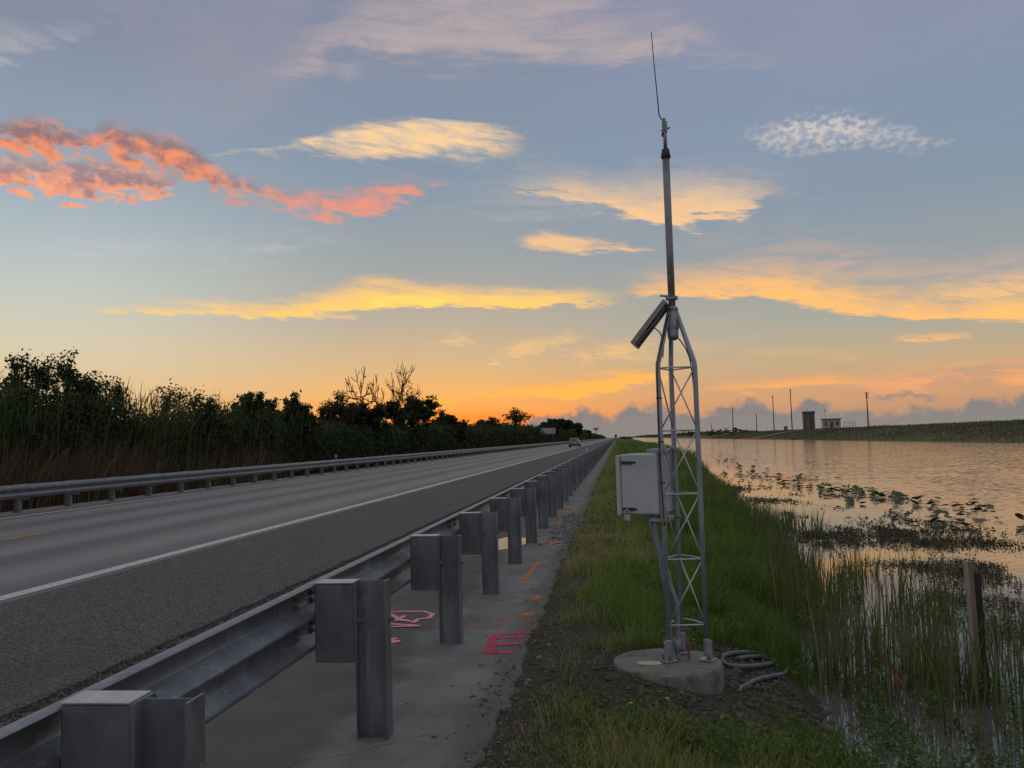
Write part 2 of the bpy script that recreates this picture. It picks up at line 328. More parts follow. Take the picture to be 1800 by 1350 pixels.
# ------------------------------------------------------------------ materials
def nmat(name):
    m = bpy.data.materials.new(name); m.use_nodes = True; nt = m.node_tree
    b = nt.nodes['Principled BSDF']; return m, nt, b
def _noise(nt, vec, scale, detail=5, rough=.6, dist=0):
    n = nt.nodes.new('ShaderNodeTexNoise'); n.inputs['Scale'].default_value = scale; n.inputs['Detail'].default_value = detail
    n.inputs['Roughness'].default_value = rough; n.inputs['Distortion'].default_value = dist
    if vec is not None: nt.links.new(vec, n.inputs['Vector'])
    return n.outputs[0]
def _ramp(nt, f, stops, interp='LINEAR'):
    n = nt.nodes.new('ShaderNodeValToRGB'); nt.links.new(f, n.inputs[0]); cr = n.color_ramp; cr.interpolation = interp
    while len(cr.elements) < len(stops): cr.elements.new(.5)
    for e, (p, c) in zip(cr.elements, stops): e.position = p; e.color = (*c, 1) if len(c) == 3 else c
    return n.outputs[0]
def _mix(nt, f, a, b, mode='MIX'):
    n = nt.nodes.new('ShaderNodeMix'); n.data_type = 'RGBA'; n.blend_type = mode
    for s, v in ((n.inputs[0], f), (n.inputs[6], a), (n.inputs[7], b)):
        if isinstance(v, bpy.types.NodeSocket): nt.links.new(v, s)
        else: s.default_value = (*v, 1) if isinstance(v, tuple) and len(v) == 3 else v
    return n.outputs[2]
def _math(nt, op, a, b=0.0, clamp=False):
    n = nt.nodes.new('ShaderNodeMath'); n.operation = op; n.use_clamp = clamp
    for i, v in enumerate((a, b)):
        if isinstance(v, bpy.types.NodeSocket): nt.links.new(v, n.inputs[i])
        else: n.inputs[i].default_value = v
    return n.outputs[0]
def _sstep(nt, v, lo, hi):
    n = nt.nodes.new('ShaderNodeMapRange'); n.interpolation_type = 'SMOOTHSTEP'; nt.links.new(v, n.inputs[0])
    n.inputs[1].default_value = lo; n.inputs[2].default_value = hi; return n.outputs[0]
def _bump(nt, h, b, strength=.4, dist=.01):
    n = nt.nodes.new('ShaderNodeBump'); n.inputs['Strength'].default_value = strength; n.inputs['Distance'].default_value = dist
    nt.links.new(h, n.inputs['Height']); nt.links.new(n.outputs[0], b.inputs['Normal']); return n
def _pos(nt):
    n = nt.nodes.new('ShaderNodeNewGeometry'); return n.outputs['Position']
def _objc(nt):
    n = nt.nodes.new('ShaderNodeTexCoord'); return n.outputs['Object']
def _scalevec(nt, v, s):
    n = nt.nodes.new('ShaderNodeVectorMath'); n.operation = 'MULTIPLY'; nt.links.new(v, n.inputs[0]); n.inputs[1].default_value = s; return n.outputs[0]

def simple(name, ca, cb, rough=.6, metal=0.0, scale=20, bump=.0, bdist=.004, world=True, stretch=(1, 1, 1), detail=6, cc=None, spec=.5):
    m, nt, b = nmat(name); v = _scalevec(nt, _pos(nt) if world else _objc(nt), stretch)
    n = _noise(nt, v, scale, detail)
    stops = [(.3, ca), (.7, cb)] if cc is None else [(.28, ca), (.52, cb), (.74, cc)]
    nt.links.new(_ramp(nt, n, stops), b.inputs['Base Color'])
    b.inputs['Metallic'].default_value = metal; b.inputs['Specular IOR Level'].default_value = spec
    r = nt.nodes.new('ShaderNodeMapRange'); nt.links.new(_noise(nt, v, scale*.5, 3), r.inputs[0]); r.inputs[3].default_value = max(0.02, rough-.14); r.inputs[4].default_value = min(1, rough+.14)
    nt.links.new(r.outputs[0], b.inputs['Roughness'])
    if bump: _bump(nt, _noise(nt, v, scale*3, 4), b, bump, bdist)
    return m
M = {}
# galvanised steel: mottled zinc, white rust runs, dirt
def galv(name, k=1.0, metal=.35):
    m, nt, b = nmat(name); p = _pos(nt)
    big = _noise(nt, _scalevec(nt, p, (1, 1, .35)), 6, 6, .65, .6); fine = _noise(nt, p, 90, 3, .6)
    streak = _noise(nt, _scalevec(nt, p, (22, 22, 1.2)), 1.0, 5, .7)
    col = _ramp(nt, big, [(.3, (.17*k, .19*k, .21*k)), (.55, (.27*k, .29*k, .32*k)), (.75, (.36*k, .38*k, .40*k))])
    col = _mix(nt, _math(nt, 'MULTIPLY', _sstep(nt, streak, .54, .72), .7), col, (.52*k, .53*k, .54*k))
    col = _mix(nt, _math(nt, 'MULTIPLY', _sstep(nt, fine, .60, .80), .35), col, (.10*k, .10*k, .10*k))
    col = _mix(nt, _math(nt, 'MULTIPLY', _sstep(nt, _noise(nt, p, 4.1, 8, .75), .57, .68), .65), col, (.15*k, .11*k, .085*k))
    nt.links.new(col, b.inputs['Base Color']); b.inputs['Metallic'].default_value = metal
    nt.links.new(_ramp(nt, big, [(.2, (.36,)*3), (.8, (.56,)*3)]), b.inputs['Roughness'])
    _bump(nt, fine, b, .15, .002); return m
M['galv'] = galv('galvanised_steel', .85, .6)
M['galv_tower'] = galv('galvanised_tube', 1.35, .45)
M['cap'] = simple('block_top_sky_sheen', (.36, .37, .38), (.55, .56, .57), .45, .3, 20)  # sky reflection on the block tops, put into a paler colour
M['block'] = simple('dark_block', (.085, .09, .10), (.15, .16, .175), .6, 0, 9, .25, .003, stretch=(1, 1, .5), cc=(.11, .115, .12))
M['nut'] = simple('bolt_steel', (.16, .14, .12), (.30, .29, .28), .5, .5, 60)
M['rod'] = simple('bright_rod', (.42, .43, .44), (.62, .63, .64), .42, .35, 40)
M['dark_pipe'] = simple('weathered_pipe', (.17, .17, .18), (.30, .30, .31), .5, .35, 14, .1)
M['black'] = simple('black_plastic', (.012, .012, .013), (.03, .03, .032), .5, 0, 30)
M['box'] = simple('grey_fibreglass', (.40, .43, .43), (.50, .53, .53), .55, 0, 5, .08, .002, cc=(.44, .47, .47))
M['steel_plate'] = simple('latch_steel', (.02, .021, .023), (.07, .07, .072), .4, .4, 50)
M['brass'] = simple('padlock_body', (.42, .40, .36), (.56, .54, .5), .4, .5, 40)
M['conduit'] = simple('grey_pvc', (.20, .235, .28), (.27, .31, .36), .45, 0, 12, .05)
M['copper'] = simple('ground_clamp', (.20, .07, .05), (.32, .12, .08), .5, .3, 40)
M['solar'] = simple('solar_backing', (.10, .10, .105), (.18, .18, .185), .5, 0, 30)
M['solar_cell'] = simple('solar_cells', (.01, .014, .03), (.016, .022, .05), .2, 0, 30)
M['alu'] = simple('aluminium_frame', (.20, .20, .21), (.34, .34, .35), .4, .6, 40)
M['base'] = simple('base_concrete', (.07, .066, .056), (.20, .19, .165), .85, 0, 7, .6, .006, cc=(.13, .125, .105))
M['hose'] = simple('blue_grey_hose', (.09, .11, .13), (.14, .165, .19), .5, 0, 16, .08)
M['wood'] = simple('stake_wood', (.17, .11, .055), (.29, .20, .11), .8, 0, 6, .3, .003, stretch=(8, 8, .5))
M['white_stake'] = simple('stake_pale_face', (.26, .25, .23), (.36, .35, .33), .7, 0, 9)
M['white_sign'] = simple('sign_back', (.42, .44, .46), (.55, .57, .59), .5, .1, 4)
M['pole'] = simple('pole_wood', (.035, .028, .022), (.06, .05, .04), .85, 0, 6)
M['gate_wall'] = simple('gate_tower_panel', (.07, .07, .07), (.12, .12, .118), .8, 0, 1.2)
M['gate_panel'] = simple('gate_tower_light_panel', (.15, .145, .14), (.22, .215, .21), .8, 0, 1.2)
M['bld'] = simple('pump_house_wall', (.42, .41, .37), (.52, .51, .46), .8, 0, 1.0)
M['bld_dark'] = simple('pump_house_opening', (.07, .08, .085), (.11, .12, .12), .5, 0, 1.0)
M['roof'] = simple('pump_house_roof', (.10, .10, .10), (.15, .15, .15), .8, 0, 1.0)
M['orange'] = simple('orange_buoy', (.55, .10, .02), (.68, .16, .04), .5, 0, 5)
M['gravel'] = simple('gravel_stone', (.07, .067, .06), (.21, .20, .185), .9, 0, 30, cc=(.12, .115, .10))
M['clod'] = simple('dirt_clod', (.05, .042, .034), (.115, .10, .085), .95, 0, 25, .4)
M['white_paint'] = None

def ground_mat():
    m, nt, b = nmat('ground_soil'); p = _pos(nt); sx = nt.nodes.new('ShaderNodeSeparateXYZ'); nt.links.new(p, sx.inputs[0])
    n1 = _noise(nt, p, .9, 7, .65); n2 = _noise(nt, p, 14, 6, .7); n3 = _noise(nt, _scalevec(nt, p, (.08, .03, .3)), 1.0, 6, .6)
    soil = _ramp(nt, n2, [(.3, (.040, .034, .026)), (.55, (.075, .064, .050)), (.75, (.12, .105, .085))])
    green = _ramp(nt, n2, [(.3, (.045, .072, .018)), (.55, (.085, .125, .033)), (.75, (.12, .15, .05))])
    near = _mix(nt, _sstep(nt, n1, .38, .52), soil, green)
    at = nt.nodes.new('ShaderNodeAttribute'); at.attribute_name = 'soil'
    near = _mix(nt, _sstep(nt, at.outputs['Fac'], .15, .5), near, soil)
    lev = _ramp(nt, n3, [(.3, (.06, .068, .028)), (.5, (.10, .105, .046)), (.68, (.15, .135, .07))])
    lev = _mix(nt, _math(nt, 'MULTIPLY', _sstep(nt, n2, .5, .7), .4), lev, (.035, .045, .018))
    far = _sstep(nt, sx.outputs[0], 20.0, 30.0)
    col = _mix(nt, far, near, lev)
    left = _sstep(nt, sx.outputs[0], -13.5, -15.0)
    col = _mix(nt, left, col, _ramp(nt, n2, [(.3, (.04, .034, .024)), (.7, (.10, .085, .055))]))
    nt.links.new(col, b.inputs['Base Color']); b.inputs['Roughness'].default_value = .95; b.inputs['Specular IOR Level'].default_value = .15
    _bump(nt, n2, b, .8, .03); return m
def lane_mat():
    m, nt, b = nmat('lane_asphalt'); p = _pos(nt); sx = nt.nodes.new('ShaderNodeSeparateXYZ'); nt.links.new(p, sx.inputs[0])
    wob = _noise(nt, _scalevec(nt, p, (.0, .06, 0)), 1.0, 3)
    xx = _math(nt, 'ADD', sx.outputs[0], _math(nt, 'MULTIPLY', wob, .25))
    # worn wheel paths, two per lane, in both lanes
    w = _math(nt, 'ADD', _math(nt, 'MULTIPLY', _math(nt, 'SINE', _math(nt, 'MULTIPLY', xx, 3.44)), .5), .5)
    st = _noise(nt, _scalevec(nt, p, (2.4, .012, 1)), 1.0, 6, .6)
    fine = _noise(nt, p, 160, 3, .7); blot = _noise(nt, _scalevec(nt, p, (.5, .12, 1)), 1.0, 6, .6)
    col = _ramp(nt, _math(nt, 'ADD', _math(nt, 'MULTIPLY', w, .5), _math(nt, 'MULTIPLY', st, .6)), [(.22, (.110, .104, .102)), (.8, (.225, .214, .206))])
    col = _mix(nt, _math(nt, 'MULTIPLY', _sstep(nt, blot, .5, .75), .3), col, (.15, .14, .145))
    col = _mix(nt, _math(nt, 'MULTIPLY', _sstep(nt, fine, .5, .75), .35), col, (.08, .075, .075))
    nt.links.new(col, b.inputs['Base Color']); b.inputs['Roughness'].default_value = .62; b.inputs['Specular IOR Level'].default_value = .35
    _bump(nt, fine, b, .4, .004); return m
def shoulder_mat():
    m, nt, b = nmat('shoulder_asphalt'); p = _pos(nt)
    vo = nt.nodes.new('ShaderNodeTexVoronoi'); vo.inputs['Scale'].default_value = 48; nt.links.new(p, vo.inputs['Vector'])
    n = _noise(nt, p, 42, 5, .85); big = _noise(nt, _scalevec(nt, p, (1, .25, 1)), 1.4, 5)
    col = _ramp(nt, n, [(.36, (.022, .021, .021)), (.5, (.088, .086, .083)), (.64, (.29, .285, .27))])
    col = _mix(nt, _math(nt, 'MULTIPLY', _sstep(nt, big, .42, .7), .5), col, (.085, .08, .078))
    col = _mix(nt, _math(nt, 'MULTIPLY', _sstep(nt, _noise(nt, _scalevec(nt, p, (3, .35, 1)), 1.0, 7, .7), .55, .75), .35), col, (.19, .18, .165))
    nt.links.new(col, b.inputs['Base Color']); b.inputs['Roughness'].default_value = .8; b.inputs['Specular IOR Level'].default_value = .3
    h = _math(nt, 'ADD', _math(nt, 'MULTIPLY', vo.outputs['Distance'], 1.0), n)
    _bump(nt, h, b, 1.0, .012); return m
def strip_mat():
    m, nt, b = nmat('rail_strip'); p = _pos(nt); sx = nt.nodes.new('ShaderNodeSeparateXYZ'); nt.links.new(p, sx.inputs[0])
    wob = _noise(nt, _scalevec(nt, p, (.8, .9, 1)), 1.0, 6, .65); fine = _noise(nt, p, 60, 5, .7); big = _noise(nt, p, 1.6, 8, .7)
    spk = _noise(nt, p, 190, 2, .5)
    asp = _ramp(nt, big, [(.3, (.085, .077, .066)), (.7, (.15, .137, .118))])
    con = _ramp(nt, big, [(.3, (.13, .132, .128)), (.55, (.205, .207, .20)), (.75, (.27, .268, .255))])
    xx = _math(nt, 'ADD', sx.outputs[0], _math(nt, 'MULTIPLY', wob, .9))
    col = _mix(nt, _sstep(nt, xx, -1.06, -.90), asp, con)
    edge = _sstep(nt, _math(nt, 'ADD', sx.outputs[0], _math(nt, 'MULTIPLY', wob, .35)), -.72, -.55)
    col = _mix(nt, _math(nt, 'MULTIPLY', edge, .7), col, (.11, .10, .085))
    col = _mix(nt, _math(nt, 'MULTIPLY', _sstep(nt, spk, .60, .72), .55), col, (.40, .39, .37))
    col = _mix(nt, _math(nt, 'MULTIPLY', _sstep(nt, fine, .56, .75), .5), col, (.08, .076, .07))
    wv = nt.nodes.new('ShaderNodeVectorMath'); wv.operation = 'ADD'; nz = nt.nodes.new('ShaderNodeTexNoise'); nz.inputs['Scale'].default_value = 3.0; nz.inputs['Detail'].default_value = 5
    nt.links.new(p, nz.inputs['Vector']); sc_ = nt.nodes.new('ShaderNodeVectorMath'); sc_.operation = 'SCALE'; sc_.inputs[3].default_value = .5; nt.links.new(nz.outputs[1], sc_.inputs[0])
    nt.links.new(p, wv.inputs[0]); nt.links.new(sc_.outputs[0], wv.inputs[1])
    vo = nt.nodes.new('ShaderNodeTexVoronoi'); vo.feature = 'DISTANCE_TO_EDGE'; vo.inputs['Scale'].default_value = .62; nt.links.new(wv.outputs[0], vo.inputs['Vector'])
    crack = _math(nt, 'MULTIPLY', _sstep(nt, vo.outputs['Distance'], .010, .002), _sstep(nt, big, .42, .56))
    col = _mix(nt, _math(nt, 'MULTIPLY', crack, .4), col, (.035, .032, .028))
    st = _noise(nt, _scalevec(nt, p, (3.5, .5, 1)), 1.0, 7, .7); col = _mix(nt, _math(nt, 'MULTIPLY', _sstep(nt, st, .5, .72), .45), col, (.085, .08, .07))
    nt.links.new(col, b.inputs['Base Color']); b.inputs['Roughness'].default_value = .85; b.inputs['Specular IOR Level'].default_value = .3
    _bump(nt, fine, b, .6, .006); return m
def paint_mat(name, col, cover=.5, scale=35):
    m, nt, b = nmat(name); p = _pos(nt); n = _noise(nt, p, scale, 6, .7)
    tr = nt.nodes.new('ShaderNodeBsdfTransparent'); mx = nt.nodes.new('ShaderNodeMixShader')
    nt.links.new(_sstep(nt, n, cover-.16, cover+.10), mx.inputs[0]); nt.links.new(b.outputs[0], mx.inputs[1]); nt.links.new(tr.outputs[0], mx.inputs[2])
    nt.links.new(mx.outputs[0], nt.nodes['Material Output'].inputs[0])
    nt.links.new(_mix(nt, _noise(nt, p, 8, 4), tuple(c*.85 for c in col), col), b.inputs['Base Color']); b.inputs['Roughness'].default_value = .7
    return m
def water_mat():
    m, nt, b = nmat('canal_water'); p = _pos(nt)
    b.inputs['Base Color'].default_value = (.105, .100, .092, 1); b.inputs['Roughness'].default_value = .06; b.inputs['IOR'].default_value = 1.45
    b.inputs['Specular IOR Level'].default_value = .5
    sx = nt.nodes.new('ShaderNodeSeparateXYZ'); nt.links.new(p, sx.inputs[0])
    # sheltered and glassy behind the plants, rippled out on the open canal
    shelter = _noise(nt, _scalevec(nt, p, (.12, .05, 1)), 1.0, 3)
    lim = _math(nt, 'ADD', sx.outputs[0], _math(nt, 'MULTIPLY', shelter, 3.0))
    amp = _sstep(nt, lim, 4.0, 13.0)
    def nv(scale3, det):
        n = nt.nodes.new('ShaderNodeTexNoise'); n.inputs['Scale'].default_value = 1.0; n.inputs['Detail'].default_value = det; n.inputs['Roughness'].default_value = .6
        nt.links.new(_scalevec(nt, p, scale3), n.inputs['Vector']); v = nt.nodes.new('ShaderNodeVectorMath'); v.operation = 'SUBTRACT'; nt.links.new(n.outputs[1], v.inputs[0]); v.inputs[1].default_value = (.5, .5, .5); return v.outputs[0]
    def vmul(v, f):
        n = nt.nodes.new('ShaderNodeVectorMath'); n.operation = 'SCALE'; nt.links.new(v, n.inputs[0])
        if isinstance(f, float): n.inputs[3].default_value = f
        else: nt.links.new(f, n.inputs[3])
        return n.outputs[0]
    def vadd(a, c):
        n = nt.nodes.new('ShaderNodeVectorMath'); n.operation = 'ADD'; nt.links.new(a, n.inputs[0])
        if isinstance(c, tuple): n.inputs[1].default_value = c
        else: nt.links.new(c, n.inputs[1])
        return n.outputs[0]
    # ripple slopes taken straight from noise vectors, so that far water averages cleanly
    rip = vadd(vmul(nv((3.6, 7.5, 1), 3), .40), vmul(nv((.35, .9, 1), 2), .10))
    sl = vadd(vmul(rip, amp), vmul(nv((3.0, 3.0, 1), 2), .018))
    flat = nt.nodes.new('ShaderNodeVectorMath'); flat.operation = 'MULTIPLY'; nt.links.new(sl, flat.inputs[0]); flat.inputs[1].default_value = (1, 1, 0)
    nn = nt.nodes.new('ShaderNodeVectorMath'); nn.operation = 'NORMALIZE'; nt.links.new(vadd(flat.outputs[0], (0, 0, 1)), nn.inputs[0])
    nt.links.new(nn.outputs[0], b.inputs['Normal']); return m
def leaf_mat(name, stops, trans=.25, rough=.6):
    m, nt, b = nmat(name); a = nt.nodes.new('ShaderNodeAttribute'); a.attribute_name = 'rnd'
    col = _ramp(nt, a.outputs['Fac'], stops); nt.links.new(col, b.inputs['Base Color']); b.inputs['Roughness'].default_value = rough
    b.inputs['Specular IOR Level'].default_value = .25
    t = nt.nodes.new('ShaderNodeBsdfTranslucent'); nt.links.new(col, t.inputs[0]); mx = nt.nodes.new('ShaderNodeMixShader'); mx.inputs[0].default_value = trans
    nt.links.new(b.outputs[0], mx.inputs[1]); nt.links.new(t.outputs[0], mx.inputs[2]); nt.links.new(mx.outputs[0], nt.nodes['Material Output'].inputs[0]); return m
M['ground'] = ground_mat(); M['lane'] = lane_mat(); M['shoulder'] = shoulder_mat(); M['strip'] = strip_mat(); M['water'] = water_mat()
M['line_white'] = paint_mat('white_line', (.62, .61, .59), .66, 22); M['line_yellow'] = paint_mat('yellow_line', (.60, .30, .05), .62, 22)
M['pink'] = paint_mat('pink_paint', (.90, .34, .44), .68, 40); M['red'] = paint_mat('red_paint', (.85, .05, .13), .535, 45); M['opaint'] = paint_mat('orange_paint', (.90, .24, .06), .54, 45)
M['opaint_faint'] = paint_mat('faint_orange_paint', (.65, .25, .10), .45, 28)
M['grass'] = leaf_mat('grass_blades', [(0, (0.091, 0.151, 0.029)), (.45, (0.151, 0.252, 0.044)), (.8, (0.222, 0.302, 0.070)), (1, (0.402, 0.343, 0.151))], .35)
M['weed'] = leaf_mat('weed_leaves', [(0, (0.060, 0.105, 0.027)), (.5, (0.111, 0.170, 0.043)), (.85, (0.162, 0.204, 0.060)), (1, (0.255, 0.187, 0.085))], .3)
M['reed'] = leaf_mat('reed_blades', [(0, (0.070, 0.109, 0.031)), (.5, (0.132, 0.163, 0.050)), (.85, (0.186, 0.186, 0.078)), (1, (0.310, 0.232, 0.124))], .25)
M['mat'] = leaf_mat('floating_plants', [(0, (.042, .048, .02)), (.5, (.078, .078, .034)), (.85, (.11, .08, .05)), (1, (.14, .08, .06))], .2)
M['bankgrass'] = leaf_mat('far_bank_blades', [(0, (.04, .045, .018)), (.5, (.075, .078, .035)), (1, (.13, .11, .06))], .2)
M['pad'] = simple('pad_leaf', (.035, .062, .02), (.065, .10, .032), .6, 0, 6, .15, .004, cc=(.09, .105, .04))
M['dry'] = leaf_mat('dry_cane', [(0, (0.075, 0.051, 0.033)), (.5, (0.150, 0.102, 0.063)), (.85, (0.225, 0.158, 0.098)), (1, (0.345, 0.255, 0.165))], .15)
M['cane'] = leaf_mat('green_cane', [(0, (0.034, 0.057, 0.017)), (.5, (0.067, 0.099, 0.030)), (.85, (0.104, 0.133, 0.046)), (1, (0.190, 0.162, 0.076))], .25)
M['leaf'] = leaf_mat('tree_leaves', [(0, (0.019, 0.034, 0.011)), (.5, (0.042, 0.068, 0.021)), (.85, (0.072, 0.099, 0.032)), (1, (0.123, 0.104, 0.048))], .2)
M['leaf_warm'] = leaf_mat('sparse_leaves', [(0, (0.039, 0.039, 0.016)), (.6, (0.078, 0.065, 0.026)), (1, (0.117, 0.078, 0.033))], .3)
M['bark'] = simple('bark', (.03, .025, .02), (.065, .055, .045), .9, 0, 6)
M['flower'] = leaf_mat('yellow_petals', [(0, (.55, .36, .03)), (1, (.7, .5, .06))], .3)
M['rust_leaf'] = leaf_mat('rust_leaves', [(0, (.26, .06, .02)), (1, (.42, .12, .04))], .3)

# ------------------------------------------------------------------ terrain
WZ = -0.43
def shore(y):
    y = np.asarray(y, float)
    s = np.interp(y, [-20, 3, 5.5, 8, 12, 20, 34, 80, 200, 550, 3000], [1.0, 1.05, 1.15, 1.35, 1.95, 2.8, 3.5, 7.0, 9.0, 12.5, 14.0])
    return s + .14*vnoise(y*.8, y*0+3, 3) + .3*np.clip((y-20)/60, 0, 1)*vnoise(y*.09, y*0, 5)
def gz(x, y):
    x = np.asarray(x, float); y = np.asarray(y, float); sh = shore(y)
    t = np.clip((x+.68)/(sh+.68), 0, 1); pw = np.interp(y, [3, 6.5, 12, 30], [3.0, 3.0, 1.8, 1.2]); z = -.012+(WZ+.012)*t**pw
    z = np.where(x > sh, np.maximum(WZ-(x-sh)*.22, -1.7), z)
    bank = 44.0+1.0*vnoise(y*.02, y*0, 8)
    up = np.interp(x-bank, [-6, 0, 1.0, 9, 15.5, 22, 34, 46], [-1.7, WZ, -.12, 1.3, 2.25, 2.3, .3, -.2])
    z = np.where(x > bank-6, up, z)
    bumps = np.where((x > bank) & (x < bank+60), .16*vnoise(x*.25, y*.12, 21), 0)
    z = z+bumps
    near = np.where((x > -.6) & (x < sh+1), .022*vnoise(x*5, y*5, 31)+.03*vnoise(x*1.5, y*1.5, 33), 0)
    z = z+near*np.clip((x+.6)/.4, 0, 1)*np.clip((90-y)/60, 0, 1)
    # dug soil around the tower's foot
    d2 = ((x-.75)/.55)**2+((y-5.35)/.5)**2; z = z+.04*np.exp(-d2)*vnoise(x*9, y*9, 40, 3)
    road = np.interp(x, [-15.2, -14.7, -.9, -.68], [-.10, -.06, -.06, -.012]); z = np.where((x > -15.2) & (x < -.68), road, z)
    z = np.where(x <= -15.2, np.interp(x, [-4000, -60, -18, -15.2], [-.4, -.4, -.35, -.10]), z)
    return z
def axis(pts): return np.unique(np.concatenate([np.linspace(a, b, n) for a, b, n in pts]))
gx = axis([(-6000, -200, 8), (-200, -16, 14), (-16, -14.5, 4), (-14.5, -.9, 3), (-.9, -.55, 6), (-.55, 2.2, 52), (2.2, 16, 22), (16, 37, 5), (37, 70, 34), (70, 100, 6), (100, 6000, 10)])
gy = axis([(-60, 2, 10), (2, 9, 120), (9, 20, 60), (20, 60, 60), (60, 400, 90), (400, 1200, 40), (1200, 8000, 14)])
GX, GY = np.meshgrid(gx, gy); GZ = gz(GX, GY); nx, ny = len(gx), len(gy)
ii = np.arange(nx*ny).reshape(ny, nx)
q = np.stack([ii[:-1, :-1], ii[:-1, 1:], ii[1:, 1:], ii[1:, :-1]], -1).reshape(-1, 4)
gme = fast_mesh('ground', np.stack([GX, GY, GZ], -1).reshape(-1, 3), 0, [q], M['ground']); gme.shade_smooth()
tag(obj('ground', gme), kind='structure')
def sheet(name, xs, ys, zf, mat):
    X, Y = np.meshgrid(xs, ys); Z = zf(X, Y); n, k = len(xs), len(ys); i = np.arange(n*k).reshape(k, n)
    f = np.stack([i[:-1, :-1], i[:-1, 1:], i[1:, 1:], i[1:, :-1]], -1).reshape(-1, 4)
    me = fast_mesh(name, np.stack([X, Y, Z], -1).reshape(-1, 3), 0, [f], mat); me.shade_smooth(); return tag(obj(name, me), kind='structure')
sheet('water', axis([(-.5, 60, 8)]), axis([(-60, 8000, 12)]), lambda x, y: x*0+WZ, M['water'])
RZ = .03
def slab(name, xl, xr, mat, ys, top, skirt=.09, ragged=0.0, seed=0):
    b = MB(); xs_n = 5
    jl = ragged*vnoise(ys*6, ys*0, seed, 4) if ragged else ys*0
    L = len(ys)
    for i, y in enumerate(ys):
        xa, xb = xl, xr+jl[i]
        b.v += [(xa, y, top-skirt), (xa, y, top), (xb-abs(ragged)*.5 if ragged else xb, y, top), (xb, y, top-skirt)]
    for i in range(L-1):
        a = i*4; c = a+4
        for k in range(3): b.f.append((a+k, a+k+1, c+k+1, c+k))
    return tag(b.build(name, mat), kind='structure')
far_y = np.array([60, 120, 300, 1000, 4000.])
ys0 = np.concatenate([np.array([-30., 0]), far_y])
slab('road', -14.75, -5.75, M['lane'], ys0, RZ)
ysr = np.concatenate([np.arange(-10, 30, .03), np.arange(30, 120, .4), np.array([200, 500, 4000.])])
slab('shoulder', -5.75, -3.27, M['shoulder'], ysr, RZ, .07, .035, 4)
# strip that carries the near rail: ragged outer edge
yst = np.concatenate([np.arange(-10, 40, .06), np.arange(40, 160, .6), np.array([300, 900, 4000.])])
b = MB()
ed = -.66+.07*vnoise(yst*1.3, yst*0, 12, 4)+.03*vnoise(yst*8, yst*0, 13, 2)
for y, e in zip(yst, ed): b.v += [(-3.40, y, 0.0), (-1.2, y, 0.0), (e-.02, y, 0.0), (e+.015, y, -.035)]
for i in range(len(yst)-1):
    for k in range(3): b.f.append((i*4+k, i*4+k+1, i*4+5+k, i*4+4+k))
tag(b.build('rail_strip', M['strip']), kind='structure')
def strip_line(name, x, w, y0, y1, mat, z=RZ+.004):
    b = MB(); ys = [y0, y1]; b.v = [(x-w/2, y0, z), (x+w/2, y0, z), (x+w/2, y1, z), (x-w/2, y1, z)]; b.f = [(0, 1, 2, 3)]; return b.build(name, mat)
tag(strip_line('edge_line', -5.96, .19, -30, 3000, M['line_white']), kind='structure')
tag(strip_line('edge_line', -13.3, .15, -30, 3000, M['line_white']), kind='structure')
for i in range(30):
    tag(strip_line('centre_dash', -10.0, .13, 10.9-12.2+12.2*i, 10.9-12.2+12.2*i+3.05, M['line_yellow']), kind='structure')

# ------------------------------------------------------------------ guardrails
PROF = [(.0, .309), (.003, .3125), (.046, .3115), (.052, .302), (.080, .262), (.083, .250), (.083, .215), (.078, .203), (.010, .168), (.003, .160), (.003, .152), (.010, .144), (.078, .109), (.083, .097), (.083, .062), (.080, .050), (.042, .009), (.034, .0005), (.012, -.0005), (.008, .002)]
def beam_mesh(L, t=.0035, zone=.32):
    P = [Vector((d, 0, z)) for d, z in PROF]; n = len(P); off = []
    for i in range(n):
        tg = (P[min(i+1, n-1)]-P[max(i-1, 0)]).normalized(); off.append(P[i]+Vector((tg.z, 0, -tg.x))*(-t))
    loop = P+off[::-1]; k = len(loop); b = MB()
    for y in (0, L): b.v += [(-p.x, y, p.z) for p in loop]
    for i in range(k): b.f.append((i, (i+1) % k, k+(i+1) % k, k+i))
    b.f.append(tuple(range(k))); b.f.append(tuple(range(2*k-1, k-1, -1)))
    me = b.mesh('rail_panel', M['galv']); smooth_by_angle(me, 50); return me
def post_mesh(h):
    b = MB(); t = .006
    b.box(-.076, -.076+t, -.05, .05, -.15, h); b.box(.076-t, .076, -.05, .05, -.15, h); b.box(-.076+t-.0005, .076-t+.0005, -.0025, .0025, -.15, h-.001)
    return b.mesh('post', M['galv'])
def block_mesh():
    b = MB(); b.box(-.20, 0, -.052, .052, 0, .378, .005)
    b.box(-.001, .012, -.056, -.050, .0, .376); b.box(-.001, .012, .050, .056, .0, .376)     # lips either side of the flange
    return b.mesh('blockout', M['block'])
def bolt_mesh():
    b = MB(); b.lathe([(.0, .0), (.018, .0), (.018, .003), (.0135, .003), (.0135, .014), (.006, .015), (.006, .026), (.0, .026)], n=6, M=Matrix.Rotation(rad(90), 4, 'Y')); return b.mesh('bolt', M['nut'])
POST_H = .752; BLK = block_mesh(); PM = post_mesh(POST_H); BOLT = bolt_mesh(); PAN = beam_mesh(3.81+.31)
SKY_LIT_TOP = MB().box(-.198, -.004, -.056, .056, .3785, .3835, .001).mesh('cap', M['cap'])  # thin pale sheet added on the dark block for its sky-lit top
